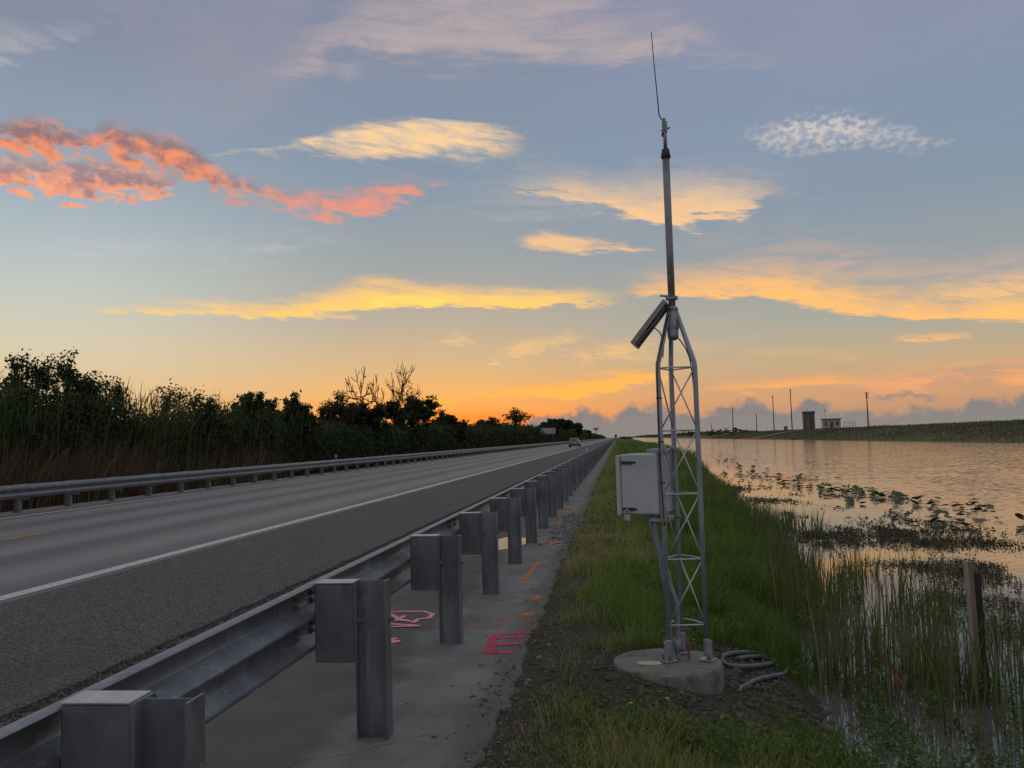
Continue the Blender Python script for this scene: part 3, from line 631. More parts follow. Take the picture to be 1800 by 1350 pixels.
def guardrail(label, X, y_first, n_posts, flip, ztop, far_to):
    root = thing('guardrail', label, 'guardrail', (X, y_first, 0), math.pi if flip else 0.0)
    sgn = -1 if flip else 1
    for k in range(n_posts):
        p = obj('post', PM, root, (0, sgn*1.905*k, 0 if not flip else -.04)); p.rotation_euler = (rad(random.uniform(-.5, .5)), rad(random.uniform(-.6, .6)), rad(random.uniform(-1.2, 1.2)))
        bl = obj('blockout', BLK, p, (-.0765, random.uniform(-.003, .003), .372+random.uniform(-.006, .006)))
        if not flip: obj('cap', SKY_LIT_TOP, bl)
        if not flip and k < 13:
            obj('bolt', BOLT, p, (.0762, .022, .56)); obj('bolt', BOLT, p, (-.0685, -.028, .56))
        if k % 2 == 0:
            pn = obj('rail_panel', PAN, root, (-.2775-(.004 if k % 4 else 0), sgn*1.905*k-(0 if not flip else 4.12)-(.155*sgn), ztop-.312))
            if k <= 10 and not flip:
                for zz in (.06, .10, .21, .25):
                    for yy in (.05, .26): obj('bolt', BOLT, pn, (-.0795 if zz in (.06, .25) else -.076, yy, zz))
    L = far_to-abs(1.905*n_posts)
    b = MB(); me = beam_mesh(L); o = obj('rail_panel', me, root, (-.2775, sgn*1.905*n_posts-(0 if not flip else L), ztop-.312))
    b = MB()
    for k in range(n_posts, int(far_to/1.905)): b.box(-.076, .076, sgn*1.905*k-.05, sgn*1.905*k+.05, -.15, POST_H); b.box(-.27, -.08, sgn*1.905*k-.05, sgn*1.905*k+.05, .38, POST_H)
    tag(b.build('far_post', M['galv'], root), kind='stuff')
    return root
Y0 = 4.09-1.905*6
near_rail = guardrail('near galvanised guardrail seen from behind, with dark blocks on its posts', -1.215, Y0, 170, False, .738, 900)
far_rail = guardrail('guardrail across the road, seen from the front, before the dark trees', -14.25, 18.72-1.905*6, 170, True, .70, 900)
# pale delineators on the rails
def delineator(x, y, label):
    t = thing('rail_delineator', label, 'reflector', (x, y, .72))
    MB().box(-.012, .012, -.004, .004, -.02, .14).build('stem', M['galv'], t); MB().box(-.06, .06, -.008, -.003, .06, .20, .002).build('reflector', M['white_sign'], t)
p = at_x(1037, 796, -1.50); delineator(-1.50, p.y*.9, 'small pale reflector standing on the near guardrail, right of the car')
p = at_x(588, 805, -14.6); delineator(-14.52, p.y, 'small pale reflector standing on the far guardrail')

# ------------------------------------------------------------------ marks sprayed on the strip, puddle
def c6(x, y): return at_z(480+x/2.872, 880+y/2.872, 0.004)
def strokes(name, label, lines, w, mat, z=.004, blobs=()):
    b = MB(); k = 0
    for ln in lines:
        pts = [c6(*p) for p in ln]
        for i in range(len(pts)-1):
            a, c = pts[i], pts[i+1]; d = (c-a).normalized(); n = Vector((-d.y, d.x, 0)); steps = max(2, int((c-a).length/.03)); zz = z+.0004*k; k += 1
            base = len(b.v)
            for s in range(steps+1):
                q = a+(c-a)*(s/steps); ww = w*(.8+.4*random.random()); q = q+d*(w*.4*(2*s/steps-1))
                b.v += [(q.x+n.x*ww/2, q.y+n.y*ww/2, zz), (q.x-n.x*ww/2, q.y-n.y*ww/2, zz)]
            for s in range(steps): b.f.append((base+2*s, base+2*s+1, base+2*s+3, base+2*s+2))
    for bx, by, r in blobs:
        c = c6(bx, by); zz = z+.0004*k; k += 1; base = len(b.v); n = 14
        for i in range(n):
            a = 2*math.pi*i/n; rr = r*(.7+.6*random.random()); b.v.append((c.x+rr*math.cos(a), c.y+rr*1.3*math.sin(a), zz))
        b.f.append(tuple(range(base, base+n)))
    return tag(b.build(name, mat), label, 'paint mark')
strokes('paint_mark', 'pink sprayed outline arrow on the strip behind the second post', [[(540, 566), (640, 559), (760, 559), (805, 572), (790, 592), (735, 598), (712, 614), (640, 600), (560, 572)], [(600, 578), (655, 606)], [(626, 606), (662, 584)], [(560, 622), (735, 633)], [(560, 640), (725, 634)]], .045, M['pink'])
strokes('paint_mark', 'small pink paint dot right beside the second post', [[(585, 700), (610, 696)]], .06, M['pink'], blobs=[(600, 712, .05)])
strokes('paint_mark', 'red sprayed letter-like mark at the strip edge near the gravel', [[(1128, 672), (1285, 664)], [(1112, 694), (1240, 688)], [(1118, 684), (1085, 762)], [(1078, 764), (1190, 766)], [(1105, 728), (1230, 722)]], .075, M['red'])
strokes('paint_mark', 'orange sprayed arrow with two blobs on the pale strip', [[(1270, 396), (1305, 352), (1335, 318)]], .055, M['opaint'], blobs=[(1268, 396, .06), (1332, 322, .07)])
strokes('paint_mark', 'orange spray blobs beyond the red mark', [[(1270, 578), (1310, 566)], [(1318, 498), (1335, 482)]], .06, M['opaint'], blobs=[(1290, 574, .05), (1328, 490, .06)])
strokes('paint_mark', 'faint worn orange smear between the third post and the red mark', [[(1050, 590), (1180, 585)], [(970, 642), (1140, 628)], [(1120, 610), (1260, 590)]], .12, M['opaint_faint'])
def cp7(x, y): return (800+x/6.136-480)*2.872, (780+y/6.136-880)*2.872
strokes('paint_mark', 'orange blot beside the puddle', [[cp7(990, 1065), cp7(1050, 1055)]], .1, M['opaint'], blobs=[(*cp7(1010, 1062), .13)])
strokes('paint_mark', 'far orange blot under the sixth post', [[cp7(1120, 855), cp7(1150, 850)]], .12, M['opaint'], blobs=[(*cp7(1130, 853), .14)])
strokes('paint_mark', 'farthest orange dot on the strip', [[cp7(1260, 690), cp7(1285, 685)]], .16, M['opaint'], blobs=[(*cp7(1270, 688), .2)])
strokes('paint_mark', 'pale orange smear beyond the puddle', [[cp7(1120, 770), cp7(1230, 750)]], .3, M['opaint_faint'])
m, nt, bb = nmat('puddle_water'); bb.inputs['Base Color'].default_value = (.03, .028, .026, 1); bb.inputs['Roughness'].default_value = .02; bb.inputs['IOR'].default_value = 1.33; M['puddle'] = m
b = MB(); c = at_z(904, 953, .003); n = 40
for i in range(n):
    a = 2*math.pi*i/n; rr = 1+.16*math.sin(3*a+1)+.10*math.sin(5*a)
    b.v.append((c.x-.03+.24*rr*math.cos(a), c.y+.75*rr*math.sin(a), .003))
b.f.append(tuple(range(n))); tag(b.build('puddle', M['puddle']), 'shallow bright puddle on the strip behind the fifth post', 'puddle')

# ------------------------------------------------------------------ lattice tower
fL, fR, fB = at_z(1177, 1158, .03), at_z(1241, 1158, .03), at_z(1202, 1138, .03)
TC = (fL+fR+fB)/3
def tri(i, r=.166, rot=rad(0)):
    a = {0: rad(216), 1: rad(-24), 2: rad(96)}[i]+rot; return Vector((r*math.cos(a), r*math.sin(a), 0))
L0, R0, B0 = [tri(i, .137) for i in range(3)]
TOWER_LOC = Vector((.388, 5.585, .0))
tower = thing('lattice_tower', 'slim three-legged galvanised lattice tower with a tall pole mast', 'tower', TOWER_LOC)
Z_BEND, Z_TOP = 1.86, 2.24; legs = (L0, R0, B0)
for P in legs:
    up = P*.16
    b = MB(); b.tube([P+Vector((0, 0, .07)), P+Vector((0, 0, 1.0)), P+Vector((0, 0, Z_BEND-.03)), P*.985+Vector((0, 0, Z_BEND+.02)), up+Vector((0, 0, Z_TOP))], [.0165, .0165, .0165, .0165, .0145], 12)
    lg = b.build('leg', M['galv_tower'], tower, True)
    fb = MB(); fb.lathe([(.021, .03), (.021, .13), (.0175, .135)], tuple(P), 12); a = math.atan2(P.y, P.x)
    for s in (-1, 1):
        fb.box(-.004, .004, -.018, .018, .004, .12, 0, Matrix.Translation(P) @ Matrix.Rotation(a+rad(90)*0+s*rad(38), 4, 'Z') @ Matrix.Translation((.026, 0, 0)))
    fb.box(-.045, .045, -.035, .035, .001, .012, .002, Matrix.Translation(P) @ Matrix.Rotation(a, 4, 'Z')); fb.build('foot_plate', M['galv_tower'], lg)
    for s in (-1, 1): MB().lathe([(.010, .0), (.010, .016), (.005, .016), (.005, .035)], tuple(P+Vector((math.cos(a+s*1.57)*.028+math.cos(a)*.025, math.sin(a+s*1.57)*.028+math.sin(a)*.025, .012))), 6).build('anchor_bolt', M['nut'], lg)
LV = [.225, .635, 1.045, 1.45, 1.855]
def rod_pts(A, B, z0, z1, bow=.0):
    d = (B-A).normalized(); out = ((A+B)/2).normalized(); pts = []
    for t in (0.0, .06, .14, .5, .86, .94, 1.0):
        q = A+(B-A)*t; q = Vector((q.x, q.y, z0+(z1-z0)*t)); q += out*bow*math.sin(math.pi*min(1, max(0, t))); pts.append(q)
    return pts
for k, z in enumerate(LV):
    for A, B in ((L0, R0), (R0, B0), (B0, L0)):
        pts = rod_pts(A, B, z, z, .012); pts[0].z -= .014; pts[-1].z -= .016; pts[1].z -= .003; pts[-2].z -= .004
        MB().tube(pts, .0052, 7).build('horizontal_rod', M['rod'], tower, True)
        if k < len(LV)-1: MB().tube([A+Vector((0, 0, z)), B+Vector((0, 0, LV[k+1]))], .0050, 7).build('diagonal_brace', M['rod'], tower, True)
MB().tube([(0, 0, Z_TOP-.20), (0, 0, 3.27)], .0235, 16).build('mast_pipe', M['dark_pipe'], tower, True)
MB().lathe([(.034, -.19), (.036, -.17), (.036, 0), (.030, .02)], (0, 0, Z_TOP), 16).build('mast_sleeve', M['galv_tower'], tower, True)
for z in (Z_TOP-.12, Z_TOP+.0, Z_TOP+.075):
    MB().lathe([(.040, -.01), (.040, .01)], (0, 0, z), 16).build('clamp_band', M['dark_pipe'], tower)
MB().lathe([(.030, 0), (.033, .015), (.024, .06), (.021, .065)], (0, 0, 3.25), 16).build('reducer_cap', M['black'], tower, True)
MB().tube([(0, 0, 3.31), (0, 0, 3.47)], .0125, 12).build('top_pipe', M['dark_pipe'], tower, True)
MB().tube([(-.02, 0, Z_TOP+.09), (-.075, -.01, Z_TOP+.093)], .006, 6).build('step_bolt', M['dark_pipe'], tower)
# whip antenna
ant = thing('whip_antenna', 'thin dark whip antenna clamped to the top of the mast', 'antenna', TOWER_LOC+Vector((0, 0, 3.47)))
b = MB(); b.box(-.016, .016, -.014, .014, -.045, .03, .003); b.lathe([(.013, -.01), (.013, .01)], (0, 0, 0), 10, Matrix.Translation((-.004, 0, .04)) @ Matrix.Rotation(rad(90), 4, 'X')); b.build('clamp', M['dark_pipe'], ant)
MB().tube([(.012, 0, -.02), (.034, 0, -.012)], .006, 6).build('clamp_bolt', M['nut'], ant); MB().tube([(-.012, 0, -.03), (-.026, 0, -.03)], .005, 6).build('clamp_bolt', M['nut'], ant)
MB().box(-.022, -.010, -.008, .008, -.07, -.045).build('cable_plug', M['black'], ant)
MB().tube([(-.012, -.005, .035), (-.022, -.005, .052), (-.034, -.005, .078), (-.040, -.005, .2), (-.052, -.005, .42), (-.062, -.005, .645)], [.0042, .0042, .0042, .0038, .0032, .0028], 7).build('whip', M['black'], ant, True)
# solar panel: tilted towards the road, seen from behind and edge-on
pt, pb = Vector((-.055, 0, 2.275)), Vector((-.285, 0, 2.035)); axis_d = (pb-pt).normalized()
sp_o = thing('solar_panel', 'small tilted solar panel clamped beside the mast', 'solar panel', TOWER_LOC+Vector((-.04, 0, 2.285)))
sp_o.rotation_euler = (0, 0, rad(-7))
ang = math.atan2(.285, .235); PW = .30; PL = .345
Mx = Matrix.Rotation(-ang, 4, 'Y') @ Matrix.Rotation(math.pi, 4, 'Z')       # local +x runs down the slope
Mx = Matrix(((-math.cos(ang), 0, -math.sin(ang), 0), (0, 1, 0, 0), (-math.sin(ang), 0, math.cos(ang), 0), (0, 0, 0, 1)))
fr = MB()
for a in ((0, PL, -PW/2, -PW/2+.012), (0, PL, PW/2-.012, PW/2), (0, .012, -PW/2+.012, PW/2-.012), (PL-.012, PL, -PW/2+.012, PW/2-.012)): fr.box(a[0], a[1], a[2], a[3], -.022, .008, 0, Mx)
fr.build('frame', M['alu'], sp_o)
MB().box(.012, PL-.012, -PW/2+.012, PW/2-.012, -.003, .003, 0, Mx).build('backing', M['solar'], sp_o)
MB().box(.012, PL-.012, -PW/2+.012, PW/2-.012, .0035, .006, 0, Mx).build('solar_cell_sheet', M['solar_cell'], sp_o)
MB().box(.10, .20, -.05, .05, -.024, -.0035, .003, Mx).build('junction_box', M['black'], sp_o)
for yy in (-.07, .07): MB().box(.02, PL-.02, yy-.012, yy+.012, -.028, -.0225, 0, Mx).build('mount_rail', M['alu'], sp_o)
MB().tube([(.01, 0, -.01), (.0, 0, -.045), (-.03, 0, -.055)], .009, 8).build('bracket', M['dark_pipe'], sp_o)
MB().tube([(-.13, 0, -.16), (-.08, -.02, -.16), (-.045, -.02, -.19), (-.02, -.02, -.26), (-.03, -.03, -.36)], .004, 6).build('cable', M['black'], sp_o, True)
# equipment box on the road side of the tower
n_f = ((L0+B0)/2).normalized()
phi = math.atan2(n_f.y, n_f.x)                                  # outward normal of the road-side face
mid = (L0+B0)/2; BXM = Matrix.Rotation(phi, 4, 'Z')
bx = thing('equipment_box', 'pale grey fibreglass equipment box mounted on the road side of the tower', 'box', TOWER_LOC+mid+Vector((0, 0, .905)), phi)
bw, bh, bd = .285, .40, .255
MB().box(.022, .022+bd, -bw/2, bw/2, .012, bh, .008).build('case', M['box'], bx)
dr = MB(); dr.box(.023+bd, .023+bd+.030, -bw/2-.010, bw/2+.010, .002, bh-.006, .006); dr.build('door', M['box'], bx)
for side in (1, -1):
    for zz, wd in ((.335, .075), (.035, .085)):
        MB().box(bd+.0-.060, bd+.012, side*bw/2+(.0005 if side > 0 else -.011), side*bw/2+(.011 if side > 0 else -.0005), zz, zz+.020, .002).build('latch', M['steel_plate'], bx)
        MB().box(bd-.085, bd-.058, side*bw/2+(.0005 if side > 0 else -.006), side*bw/2+(.006 if side > 0 else -.0005), zz+.004, zz+.017, .001).build('latch_keeper', M['steel_plate'], bx)
for zz in (-.035, bh+.008):
    MB().box(.004, .10, -bw/2+.02, bw/2-.02, zz, zz+.022, .003).build('mount_bracket', M['galv_tower'], bx)
    for yy in (-.119, .119): MB().lathe([(.026, 0), (.026, .018)], (-.004, yy, zz+.002), 12).build('pipe_clamp', M['dark_pipe'], bx)
for yy in (-.09,):
    MB().box(.10, .13, yy-.012, yy+.012, -.012, .0115, .002).build('drain_plug', M['box'], bx)
lk = thing('padlock', 'small pale padlock hanging at the lower corner of the equipment box', 'padlock', Matrix.Translation(bx.location) @ BXM @ Vector((bd-.022, bw/2+.0125, .036)), phi)
MB().box(-.020, .020, -.001, .013, -.066, -.026, .004).build('body', M['brass'], lk)
MB().tube([(-.013, .006, -.028), (-.013, .006, -.006), (-.008, .006, .006), (0, .006, .010), (.008, .006, .006), (.013, .006, -.006), (.013, .006, -.028)], .0035, 8).build('shackle', M['rod'], lk, True)
# conduits, cable and ground rod
BW = Matrix.Translation(bx.location) @ BXM
def bpt(x, y, z): return BW @ Vector((x, y, z))
def curve_pts(P, n=8):
    P = [Vector(p) for p in P]; out = []
    for i in range(len(P)-1):
        a, b_, c_, d_ = P[max(i-1, 0)], P[i], P[i+1], P[min(i+2, len(P)-1)]
        for k in range(n):
            t = k/n; out.append(.5*((2*b_)+(-a+c_)*t+(2*a-5*b_+4*c_-d_)*t*t+(-a+3*b_-3*c_+d_)*t*t*t))
    return out+[P[-1]]
T0 = TOWER_LOC
c1 = thing('conduit', 'thick blue grey conduit bending from the equipment box to the concrete base', 'conduit', (T0.x-.03, T0.y-.01, .0))
def rel(P, o): return [Vector(p)-o.location for p in P]
a0 = bpt(.11, .06, .012)
P = curve_pts([a0, a0+Vector((0, 0, -.06)), a0+Vector((.03, -.01, -.18)), (T0.x-.105, T0.y-.03, .50), (T0.x-.055, T0.y-.03, .36), (T0.x-.050, T0.y-.03, .2), (T0.x-.055, T0.y-.035, .001)])
MB().tube(rel(P, c1), .0185, 12).build('pipe', M['conduit'], c1, True); MB().lathe([(.026, -.03), (.026, .0)], tuple(a0-c1.location), 12).build('fitting', M['conduit'], c1)
MB().tube(rel([(T0.x-.055, T0.y-.035, .05), (T0.x-.055, T0.y-.035, .13)], c1), .0235, 12).build('coupling', M['conduit'], c1, True)
c2 = thing('conduit', 'thinner straight grey conduit behind the bent one, down the left leg', 'conduit', (T0.x-.13, T0.y-.03, .0))
a1 = bpt(.07, .09, .012)
P = curve_pts([a1, a1+Vector((0, 0, -.10)), (a1.x+.045, a1.y-.02, .45), (T0.x-.098, T0.y-.055, .2), (T0.x-.095, T0.y-.06, .001)])
MB().tube(rel(P, c2), .0125, 10).build('pipe', M['conduit'], c2, True)
cb = thing('antenna_cable', 'thin black cable strapped down the left leg of the tower', 'cable', T0+L0)
P = [Vector((.016*math.cos(z*2.1)+.004, -.019+.003*math.sin(z*7), z)) for z in np.linspace(.85, 2.2, 30)]
P = [Vector((p.x, p.y, p.z)) if p.z < 1.86 else Vector((p.x-(L0.x*.84)*(p.z-1.86)/.38, p.y-(L0.y*.84)*(p.z-1.86)/.38, p.z)) for p in P]
MB().tube(P, .0042, 6).build('cable_run', M['black'], cb, True)
for z in (1.12, 1.38, 1.66): MB().lathe([(.0195, -.004), (.0195, .004)], (0, 0, z), 10).build('cable_tie', M['black'], cb)
cb2 = thing('antenna_cable', 'dark cable looping from the mast sleeve to the right leg', 'cable', T0)
MB().tube(curve_pts([(.02, -.02, 2.06), (.05, -.03, 2.02), (.085, -.035, 1.95), (.105, -.045, 1.84), (.122, -.055, 1.5), (.118, -.058, 1.1), (.120, -.056, .5)], 5), .0042, 6).build('cable_run', M['black'], cb2, True)
gr = thing('ground_rod', 'rusty ground rod and clamp standing between the tower feet', 'ground rod', T0+Vector((.015, -.01, 0)))
MB().tube([(0, 0, 0), (0, 0, .19)], .008, 8).build('rod', M['nut'], gr); MB().box(-.014, .014, -.012, .012, .05, .10, .002).build('clamp', M['copper'], gr)
MB().tube(curve_pts([(0, -.005, .15), (-.02, -.02, .19), (-.05, -.02, .17), (-.075, -.045, .20)], 5), .004, 6).build('wire', M['copper'], gr, True)
# round concrete base
cbse = thing('concrete_base', 'weathered round concrete base under the lattice tower', 'concrete base', (T0.x-.125, T0.y-.06, -.40))
b = MB(); n = 56; rings = [(.345, 0), (.347, .12), (.343, .36), (.337, .392), (.326, .4)] + [(.326*(1-k/6), .4) for k in range(1, 6)]
for ri, (r, z) in enumerate(rings):
    for k in range(n):
        a = 2*math.pi*k/n; w = 1+.012*math.sin(3*a)+.006*math.sin(11*a+1); zz = z+(.004*math.sin(7*a+r*30) if 3 < ri < 9 else 0)
        if ri < 4: w += .006*math.sin(23*a+z*40)
        b.v.append((r*w*math.cos(a), r*w*math.sin(a), min(zz, .3985)))
for i in range(len(rings)-1):
    for k in range(n): b.f.append((i*n+k, i*n+(k+1) % n, (i+1)*n+(k+1) % n, (i+1)*n+k))
b.f.append(tuple((len(rings)-1)*n+k for k in range(n)))
me = b.mesh('drum', M['base']); smooth_by_angle(me, 50); obj('drum', me, cbse)
m, nt, bb = nmat('wet_film'); bb.inputs['Base Color'].default_value = (.16, .155, .145, 1); bb.inputs['Roughness'].default_value = .10
b = MB(); b.v = [(-.11+.085*(1+.15*math.sin(3*i))*math.cos(i*.35), -.06+.05*math.sin(i*.35), .4015) for i in range(18)]; b.f = [tuple(range(18))]; b.build('wet_patch', m, cbse)
# coiled hose on the dirt
hz = lambda x, y: float(gz(np.array([x]), np.array([y]))[0])
_hp = at_z(1322, 1160, -.13); HX, HY = _hp.x, _hp.y
hs = thing('coiled_hose', 'loosely coiled blue grey hose on the dug soil beside the base', 'hose', (HX, HY, hz(HX, HY)))
hp5 = [(870, 1003), (940, 994), (1010, 994), (1075, 1010), (1090, 1035), (1010, 1058), (890, 1062), (805, 1040), (772, 1008), (795, 982), (870, 968), (980, 970), (1060, 992), (1115, 1025), (1152, 1062), (1140, 1094), (1065, 1110), (985, 1128), (920, 1158), (868, 1192)]
P = []
for k, (hx, hy) in enumerate(hp5):
    z = -.12
    for it in range(6):
        q = at_z(1040+hx/3.374, 860+hy/3.374, z+.017); z = hz(q.x, q.y)
    P.append(Vector((q.x, q.y, max(z, WZ)+(.017 if k < 4 or k > 6 else .034)-(.012 if k == len(hp5)-1 else 0)))-hs.location)
P = curve_pts(P, 5)
for k, p in enumerate(P): p.z = max(p.z, hz(hs.location.x+p.x, hs.location.y+p.y)-hs.location.z+.012)
MB().tube(P, .0165, 10).build('hose_run', M['hose'], hs, True)
# stake with a dark steel post behind it
q0 = at_z(1722, 1225, WZ); q1 = at_y(1700, 987, q0.y)
st = thing('wooden_stake', 'pale wooden survey stake standing in the reeds at the right', 'stake', (q0.x, q0.y, WZ-.35))
d = Vector((q1.x-q0.x+.01, 0, q1.z-WZ)); sh = d.x/d.z
def slant(x0, x1, y0, y1, z0, z1): 
    b = MB(); b.box(x0, x1, y0, y1, z0, z1, .002); b.v = [(v[0]+sh*(v[2]-.35), v[1], v[2]) for v in b.v]; return b
slant(-.012, .020, -.02, .02, 0, .35+d.z).build('shaft', M['wood'], st); slant(-.030, -.0125, -.02, .02, .1, .352+d.z).build('painted_face', M['white_stake'], st)
sp2 = thing('steel_post', 'dark steel post standing right behind the wooden stake', 'post', (q0.x+.060, q0.y+.03, WZ-.35))
b = slant(-.022, .022, -.003, .003, 0, .35+d.z-.085); b2 = slant(-.003, .003, .0035, .032, 0, .35+d.z-.085); b.add(b2.v, b2.f); b.build('shaft', M['black'], sp2)

# ------------------------------------------------------------------ car far down the road
def car(loc, label):
    root = thing('car', label, 'car', loc)
    body = simple('car_paint', (.26, .21, .205), (.32, .26, .25), .28, .4, 3); glass = simple('car_glass', (.02, .022, .025), (.03, .032, .035), .08, 0, 3)
    red = simple('tail_lamp', (.55, .05, .04), (.62, .07, .05), .25, 0, 9); rub = M['black']; silver = M['alu']
    def loft(name, secs, mat, par=root):
        b = MB(); k = None
        for y, pts in secs:
            ring = pts+[(-x, z) for x, z in pts[::-1]]; k = len(ring); b.v += [(x, y, z) for x, z in ring]
        for i in range(len(secs)-1):
            for j in range(k): b.f.append((i*k+j, i*k+(j+1) % k, (i+1)*k+(j+1) % k, (i+1)*k+j))
        b.f.append(tuple(range(k))); b.f.append(tuple((len(secs)-1)*k+j for j in range(k)))
        me = b.mesh(name, mat); smooth_by_angle(me, 35); return obj(name, me, par)
    bo = loft('body', [(0, [(.70, .30), (.84, .42), (.86, .62), (.80, .86), (.66, .93)]), (.12, [(.74, .24), (.89, .38), (.91, .66), (.86, .92), (.72, 1.0)]), (.9, [(.76, .22), (.91, .36), (.93, .68), (.88, .92), (.74, .98)]),
        (2.6, [(.76, .22), (.91, .36), (.93, .68), (.88, .92), (.74, .96)]), (3.6, [(.74, .22), (.90, .36), (.91, .66), (.84, .84), (.70, .90)]), (4.4, [(.62, .30), (.80, .42), (.80, .58), (.72, .70), (.6, .74)])], body)
    cabn = loft('cabin', [(.35, [(.70, .97), (.69, .99), (.66, 1.02)]), (.95, [(.74, .97), (.66, 1.25), (.54, 1.42)]), (1.4, [(.75, .96), (.66, 1.30), (.54, 1.47)]), (2.3, [(.75, .95), (.65, 1.28), (.53, 1.45)]), (3.2, [(.72, .92), (.70, .95), (.66, .97)])], body)
    b = MB(); b.v = [(-.60, .36, 1.045), (.60, .36, 1.045), (.52, .86, 1.375), (-.52, .86, 1.375)]; b.f = [(0, 1, 2, 3)]; o = b.build('rear_window', glass, cabn); o.location = (0, -.04, .035)
    for s in (-1, 1):
        b = MB(); b.v = [(s*.745, 1.0, 1.0), (s*.745, 2.7, .99), (s*.66, 2.2, 1.27), (s*.672, 1.1, 1.26)]; b.f = [(0, 1, 2, 3)]; o = b.build('side_window', glass, cabn); o.location = (s*.02, 0, .01)
        MB().box(min(s*.58, s*.86), max(s*.58, s*.86), -.02, .10, .70, .84, .02).build('tail_light', red, root)
        MB().box(min(s*.88, s*1.02), max(s*.88, s*1.02), 2.6, 2.72, .98, 1.10, .03).build('mirror', body, root)
        for y in (.85, 3.55):
            w = obj('wheel', MB().lathe([(.20, -.11), (.31, -.10), (.33, -.06), (.33, .06), (.31, .10), (.20, .11)], n=20, M=Matrix.Rotation(rad(90), 4, 'Y')).mesh('wheel', rub), root, (s*.80, y, .33))
            MB().lathe([(.19, -.02), (.19, .02)], n=14, M=Matrix.Translation((s*.105, 0, 0)) @ Matrix.Rotation(rad(90), 4, 'Y')).build('rim', silver, w)
    MB().box(-.80, .80, -.05, .10, .30, .50, .03).build('bumper', rub, root); MB().box(-.26, .26, -.03, .01, .62, .74, .004).build('number_plate', M['white_sign'], root)
    return root
cp = at_z(1013, 788, RZ); car((-6.95, 138, RZ), 'small reddish grey car driving away far down the right lane')
def box_thing(name, label, cat, loc, parts):
    t = thing(name, label, cat, loc)
    for nm, args, mat in parts: MB().box(*args).build(nm, mat, t)
    return t
sg = thing('road_sign', 'pale back of a wide road sign half hidden in the trees left of the car', 'sign', (-16.6, 205, -.2))
MB().box(-1.7, 1.85, -.02, .02, 2.9, 4.35, .005).build('sign_panel', M['white_sign'], sg)
for x in (-1.2, 1.3): MB().box(x-.06, x+.06, -.12, -.021, 0, 4.3).build('post', M['galv'], sg)
for z in (3.1, 3.6, 4.1): MB().box(-1.65, 1.8, -.075, -.021, z-.04, z+.04).build('stiffener', M['galv'], sg)
mk = thing('road_marker', 'tiny dark marker post at the far end of the near guardrail', 'marker', (-.4, 300, -.1))
MB().box(-.05, .05, -.05, .05, 0, 2.0).build('post', M['pole'], mk); MB().box(-.35, .35, -.08, -.052, 1.5, 2.6, .01).build('panel', M['pole'], mk)

# ------------------------------------------------------------------ far bank: poles, gate tower, pump house
def crest(x, y): return float(gz(np.array([x]), np.array([y]))[0])
def upole(px, ytop, X, label, arms=(), r=.16):
    top = at_x(px, ytop, X); z0 = crest(X, top.y)
    t = thing('utility_pole', label, 'pole', (X, top.y, z0-.3), 0, 'poles along the far bank')
    MB().tube([(0, 0, 0), (0, 0, top.z-z0+.3)], [r, r*.65], 8).build('shaft', M['pole'], t, True)
    for fz, w in arms:
        z = (top.z-z0)*fz+.3; MB().box(-w, w, -.25, -.11, z-.07, z+.07).build('crossarm', M['pole'], t)
        for s in (-.85, .85): MB().lathe([(.05, 0), (.06, .1), (.03, .2)], (s*w, -.18, z+.07), 6).build('insulator', M['black'], t)
    return t
upole(1523, 689, 61, 'utility pole standing alone right of the pump house', [(.96, .45), (.90, .35), (.84, .35)], .17)
upole(1389, 684, 61, 'tallest bare utility pole just left of the dark gate tower', [(.97, .3)], .2)
upole(1358, 696, 61, 'second utility pole left of the dark gate tower', [(.98, .3)], .2)
upole(1329, 726, 61, 'short utility pole, third left of the gate tower', (), .2)
upole(1287, 714, 61, 'distant utility pole with a wide crossarm', [(.90, 1.6), (.82, .9)], .24)
upole(1250, 744, 61, 'small faint utility pole beyond the crossarm pole', (), .22)
upole(1229, 747, 62, 'farthest faint utility pole beside the tower leg', (), .24)
gp = at_x(1422, 752, 62); GT = thing('gate_tower', 'dark panelled gate tower standing on the far bank', 'tower', (62, gp.y, crest(62, gp.y)-.2), rad(-6))
w, dpt, hgt = 1.85, 1.9, 6.0
MB().box(-w+.1, w-.1, -dpt+.1, dpt-.1, 0, hgt-.6).build('core', M['gate_wall'], GT)
for k, x in enumerate(np.linspace(-w+.12, w-.55, 6)):
    MB().box(x, x+.42, -dpt-.02, -dpt+.098, .1, hgt-.9-(.25 if k % 2 else 0), .02).build('wall_panel', M['gate_panel'] if k in (1, 2, 5) else M['gate_wall'], GT)
MB().box(-w, w, -dpt-.05, dpt, hgt-.6, hgt-.05, .03).build('cap_beam', M['gate_wall'], GT); MB().box(-w-.1, w+.1, -dpt-.15, dpt+.1, hgt-.05, hgt+.08).build('roof', M['roof'], GT)
MB().box(-.9, -.4, -dpt-.06, -dpt-.022, hgt-2.3, hgt-1.6).build('window', M['bld_dark'], GT); MB().tube([(-.4, 0, hgt), (-.4, 0, hgt+1.6)], .04, 6).build('rod', M['galv'], GT)
hp = at_x(1455, 752, 62); HB = thing('pump_house', 'small pale flat-roofed pump house right of the gate tower', 'building', (62, hp.y-4, crest(62, hp.y-4)-.15), rad(-8))
hw = 2.5
MB().box(-hw, hw, -1.6, 2, 0, 2.75).build('wall', M['bld'], HB); MB().box(-hw-.35, hw+.35, -2.1, 2.3, 2.755, 2.98, .03).build('roof', M['roof'], HB)
MB().box(-.35, .45, -1.66, -1.602, 0, 2.0).build('door', M['bld_dark'], HB)
for x in (-1.8, 1.3): MB().box(x, x+.6, -1.66, -1.602, .9, 2.0).build('window', M['bld_dark'], HB)
